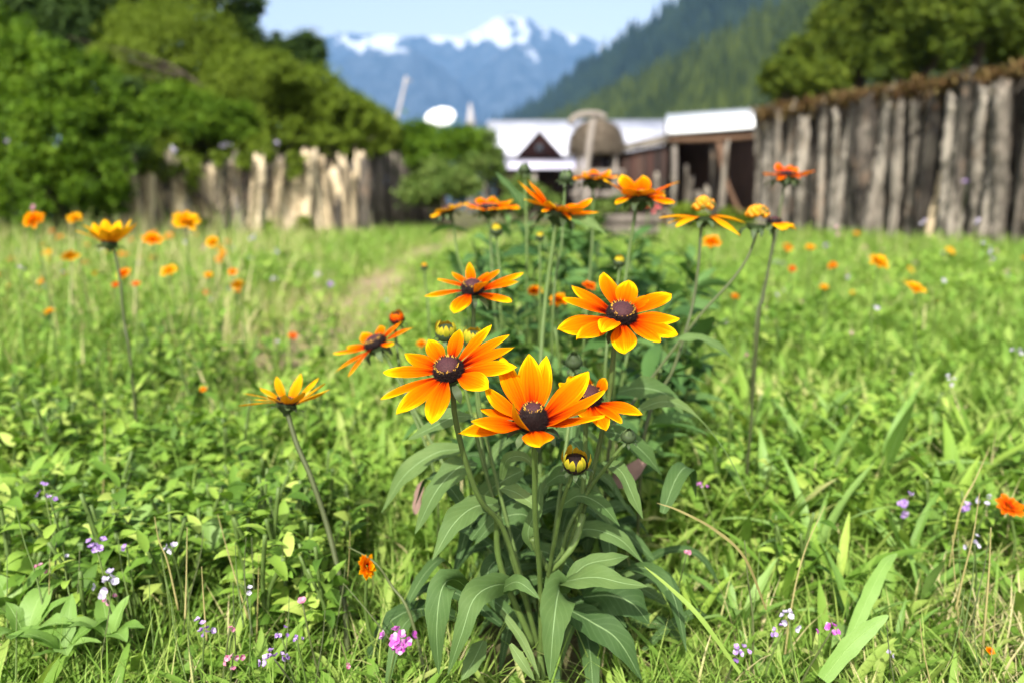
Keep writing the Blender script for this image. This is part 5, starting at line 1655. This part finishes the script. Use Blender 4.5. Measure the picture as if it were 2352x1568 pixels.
p0, p1 = P(905, 300, 22), P(934, 176, 22)
gb = base_at(898, 22)
r = thing('tall_pole', 'slim pale pole leaning up out of the shrubs', 'pole', gb)
mb = MB()
mb.tube([gb, p0, p1], [.08, .065, .045], 9, bump=.03)
mb.build('shaft', M['pale'], r)
mb = MB()
mb.tube([p1 - np.array([.12, 0, .15]), p1 + np.array([.14, 0, -.11])], .03, 7)
mb.build('crossbar', M['pale'], r)
c = P(1081, 290, 26)
r = thing('pointed_post', 'pointed pale post tip showing beyond the satellite dish', 'post', base_at(1081, 26))
mb = MB()
mb.tube([(c[0], c[1], -.5), (c[0], c[1], c[2])], [.20, .17], 10)
mb.build('shaft', M['pale'], r)
mb = MB()
mb.tube([(c[0], c[1], c[2]), (c[0], c[1], c[2] + .2), P(1080, 238, 26)], [.21, .15, .04], 10)
mb.build('tip', M['pale'], r)


# ------------------------------------------------------------------ hills, forest, mountains
def ridge_sheet(name, mat, pts, dfun, foot, nx=160, nt=40, rough=1.0, zfoot=-20, seed=0, sharp=1.15):
    """a mountainside: ridge through the pixel list at its own distance, sloping down towards the valley"""
    px = np.array([p[0] for p in pts], float)
    py = np.array([p[1] for p in pts], float)
    xs = np.linspace(px[0], px[-1], nx)
    ys = np.interp(xs, px, py)
    ds = np.array([dfun(x) for x in xs])
    R = CAM + ds[:, None] * (FW[None] + RT[None] * ((xs[:, None] - 1176) / FV) + UP[None] * ((784 - ys[:, None]) / FV))
    t = np.linspace(0, 1, nt)
    k = 1 - (1 - foot) * t
    X = R[:, 0:1] * k[None]
    Y = R[:, 1:2] * k[None]
    sc = 1.0 / ds.mean()
    n = wob(X * sc * 18, Y * sc * 9, 1, seed) * .6 + .4 * wob(X * sc * 47, Y * sc * 22, 1, seed + 2) + .25 * wob(X * sc * 120, Y * sc * 60, 1, seed + 5)
    Z = zfoot + (R[:, 2:3] - zfoot) * (1 - t[None]) ** sharp
    Z = Z + n * rough * ds.mean() * .012 * (np.sin(np.pi * np.clip(t, 0, 1)) ** .7)[None]
    Z = Z + (wob(xs * .11, xs * .03, 1, seed) * .5 + wob(xs * .31, xs * .1, 1, seed + 3) * .3)[:, None] * rough * ds.mean() * .0035 * (1 - t[None])
    V = np.stack([X, Y, Z], -1)
    # far side falls away behind the ridge
    Bk = V[:, :1] * np.array([1.06, 1.06, 1]) * np.array([1, 1, 0]) + np.array([0, 0, zfoot])
    V = np.concatenate([Bk, V], 1)
    nt += 1
    i, j = np.meshgrid(np.arange(nx - 1), np.arange(nt - 1), indexing='ij')
    b = i * nt + j
    Q = np.stack([b, b + 1, b + nt + 1, b + nt], -1).reshape(-1, 4)
    o = MB().add(V.reshape(-1, 3), Q).build(name, mat)
    tag(o, kind='structure')
    return V[:, 1:]


ridge_sheet('mountains', mountain_mat('snow_range', 850, 1290, 1.7), [(380, 95), (560, 92), (680, 95), (742, 88), (770, 76), (830, 80), (900, 79), (960, 85), (1010, 80), (1060, 84), (1090, 70), (1120, 50), (1150, 36), (1180, 33), (1212, 42), (1240, 60), (1290, 74), (1340, 84), (1385, 102), (1450, 130), (1560, 170), (1750, 220)],
            lambda x: 5200, .72, 260, 60, 1.0, seed=1)
ridge_sheet('mountains', mountain_mat('left_spur_hazed_rock', 660, 1080, .8), [(380, 40), (560, 110), (640, 150), (700, 185), (745, 160), (800, 132), (860, 114), (905, 108), (950, 113), (1000, 145), (1050, 185), (1090, 230), (1130, 290), (1180, 350)],
            lambda x: 4300, .70, 200, 50, .8, seed=4)
ridge_sheet('mountains', mountain_mat('right_spur_hazed_rock', 700, 1150, .9), [(980, 310), (1030, 245), (1080, 185), (1130, 140), (1180, 97), (1240, 112), (1300, 130), (1360, 142), (1420, 160), (1500, 190), (1640, 230), (1800, 290)],
            lambda x: 4700, .70, 200, 50, .8, seed=7)
HA = [(1040, 330), (1120, 294), (1200, 257), (1300, 186), (1400, 112), (1500, 48), (1570, 2), (1700, -85), (1900, -215), (2200, -380), (2500, -520)]
HB = [(1180, 330), (1280, 292), (1350, 262), (1450, 215), (1600, 140), (1750, 66), (1900, -6), (2100, -95), (2300, -180), (2550, -290)]
dA = lambda x: float(np.interp(x, [1040, 1300, 1600, 2500], [1600, 1250, 900, 620]))
dB = lambda x: float(np.interp(x, [1180, 1400, 1900, 2550], [620, 470, 330, 240]))
SA = ridge_sheet('hill', M['hill'], HA, dA, .55, 180, 40, 1.0, -12, 3)
SB = ridge_sheet('hill', M['hill'], HB, dB, .40, 160, 40, .8, -8, 9, sharp=1.05)


def conifers(name, S, n, h0, h1, mat, wr):
    nx, nt = S.shape[:2]
    u = RNG.random(n) * (nx - 1.001)
    v = RNG.random(n) ** .8 * (nt - 1.001) * .96
    i, j = u.astype(int), v.astype(int)
    fu, fv = (u - i)[:, None], (v - j)[:, None]
    p = S[i, j] * (1 - fu) * (1 - fv) + S[i + 1, j] * fu * (1 - fv) + S[i, j + 1] * (1 - fu) * fv + S[i + 1, j + 1] * fu * fv
    H = RNG.uniform(h0, h1, n)
    mb = MB()
    k = 7
    ang = np.linspace(0, 2 * np.pi, k, endpoint=False)
    rn = np.clip(RNG.uniform(0, 1, n) * .7 + .3 * (wob(p[:, 0] * .02, p[:, 1] * .02, 1, 3) * .5 + .5), 0, 1)
    for z0, z1, w in ((.05, .50, 1.0), (.28, .75, .74), (.52, 1.0, .48)):
        jit = RNG.uniform(.65, 1.25, (n, k))
        rad = (H * wr * w)[:, None] * jit
        a = ang[None] + RNG.uniform(0, 6, (n, 1))
        ring = np.stack([p[:, 0:1] + rad * np.cos(a), p[:, 1:2] + rad * np.sin(a), p[:, 2:3] + (H * z0)[:, None] + 0 * a - H[:, None] * .04 * RNG.random((n, k))], -1)
        tip = p + np.stack([RNG.normal(0, .01, n) * H, RNG.normal(0, .01, n) * H, H * z1], -1)
        V = np.concatenate([ring, tip[:, None]], 1).reshape(-1, 3)
        o = np.arange(n)[:, None] * (k + 1)
        T = np.concatenate([np.stack([o[:, 0] + q, o[:, 0] + (q + 1) % k, o[:, 0] + k], -1) for q in range(k)])
        mb.add(V, T, rnd=np.repeat(rn, k + 1))
    return tag(mb.build(name, M[mat], smooth=False), kind='stuff')


conifers('conifer_woods', SA, 11000, 15, 27, 'conifer', .17)
conifers('conifer_woods', SB, 6500, 8, 17, 'conifer_light', .20)

# ------------------------------------------------------------------ air
k = NT('valley_haze')
vol = k.n('ShaderNodeVolumePrincipled')
vol.inputs['Color'].default_value = (.24, .52, 1.0, 1)
vol.inputs['Density'].default_value = .000115
vol.inputs['Anisotropy'].default_value = 0.0
k.l(vol.outputs[0], k.out.inputs['Volume'])
mb = MB().box(-5600, 5600, -60, 5800, -45, 1420)
tag(mb.build('haze', k.m, smooth=False), kind='stuff')

# ------------------------------------------------------------------ light
SUN_EL = R_(47)
SUN_AZ = math.atan2(-.22, -.80)
sd = np.array([math.sin(SUN_AZ) * math.cos(SUN_EL), math.cos(SUN_AZ) * math.cos(SUN_EL), math.sin(SUN_EL)])
ld = bpy.data.lights.new('sun', 'SUN')
ld.energy, ld.angle, ld.color = 4.7, R_(.55), (1, .955, .88)
lo = bpy.data.objects.new('sun', ld)
COL.objects.link(lo)
lo.rotation_euler = Vector(sd).to_track_quat('Z', 'Y').to_euler()
lo.location = (3, -3, 6)
w = bpy.data.worlds.new('World')
SC.world = w
w.use_nodes = True
nt = w.node_tree
nt.nodes.clear()
sky = nt.nodes.new('ShaderNodeTexSky')
sky.sky_type = 'NISHITA'
sky.sun_disc = False
sky.sun_elevation, sky.sun_rotation = SUN_EL, SUN_AZ
sky.altitude = 300
sky.dust_density = 4.0
sky.ozone_density = .6
bg = nt.nodes.new('ShaderNodeBackground')
bg.inputs[1].default_value = .15
ou = nt.nodes.new('ShaderNodeOutputWorld')
hs = nt.nodes.new('ShaderNodeHueSaturation')       # thin high humidity: a paler blue
hs.inputs['Saturation'].default_value = .42
hs.inputs['Value'].default_value = 1.08
nt.links.new(sky.outputs[0], hs.inputs['Color'])
nt.links.new(hs.outputs[0], bg.inputs[0])
nt.links.new(bg.outputs[0], ou.inputs[0])
SC.view_settings.view_transform = 'Standard'
SC.view_settings.look = 'None'
SC.view_settings.exposure = .85
SC.view_settings.gamma = 1
SC.cycles.use_denoising = True
SC.cycles.max_bounces = 6
SC.cycles.diffuse_bounces = 3
SC.cycles.glossy_bounces = 2
SC.cycles.transmission_bounces = 4
SC.cycles.volume_bounces = 0
SC.cycles.sample_clamp_indirect = 6
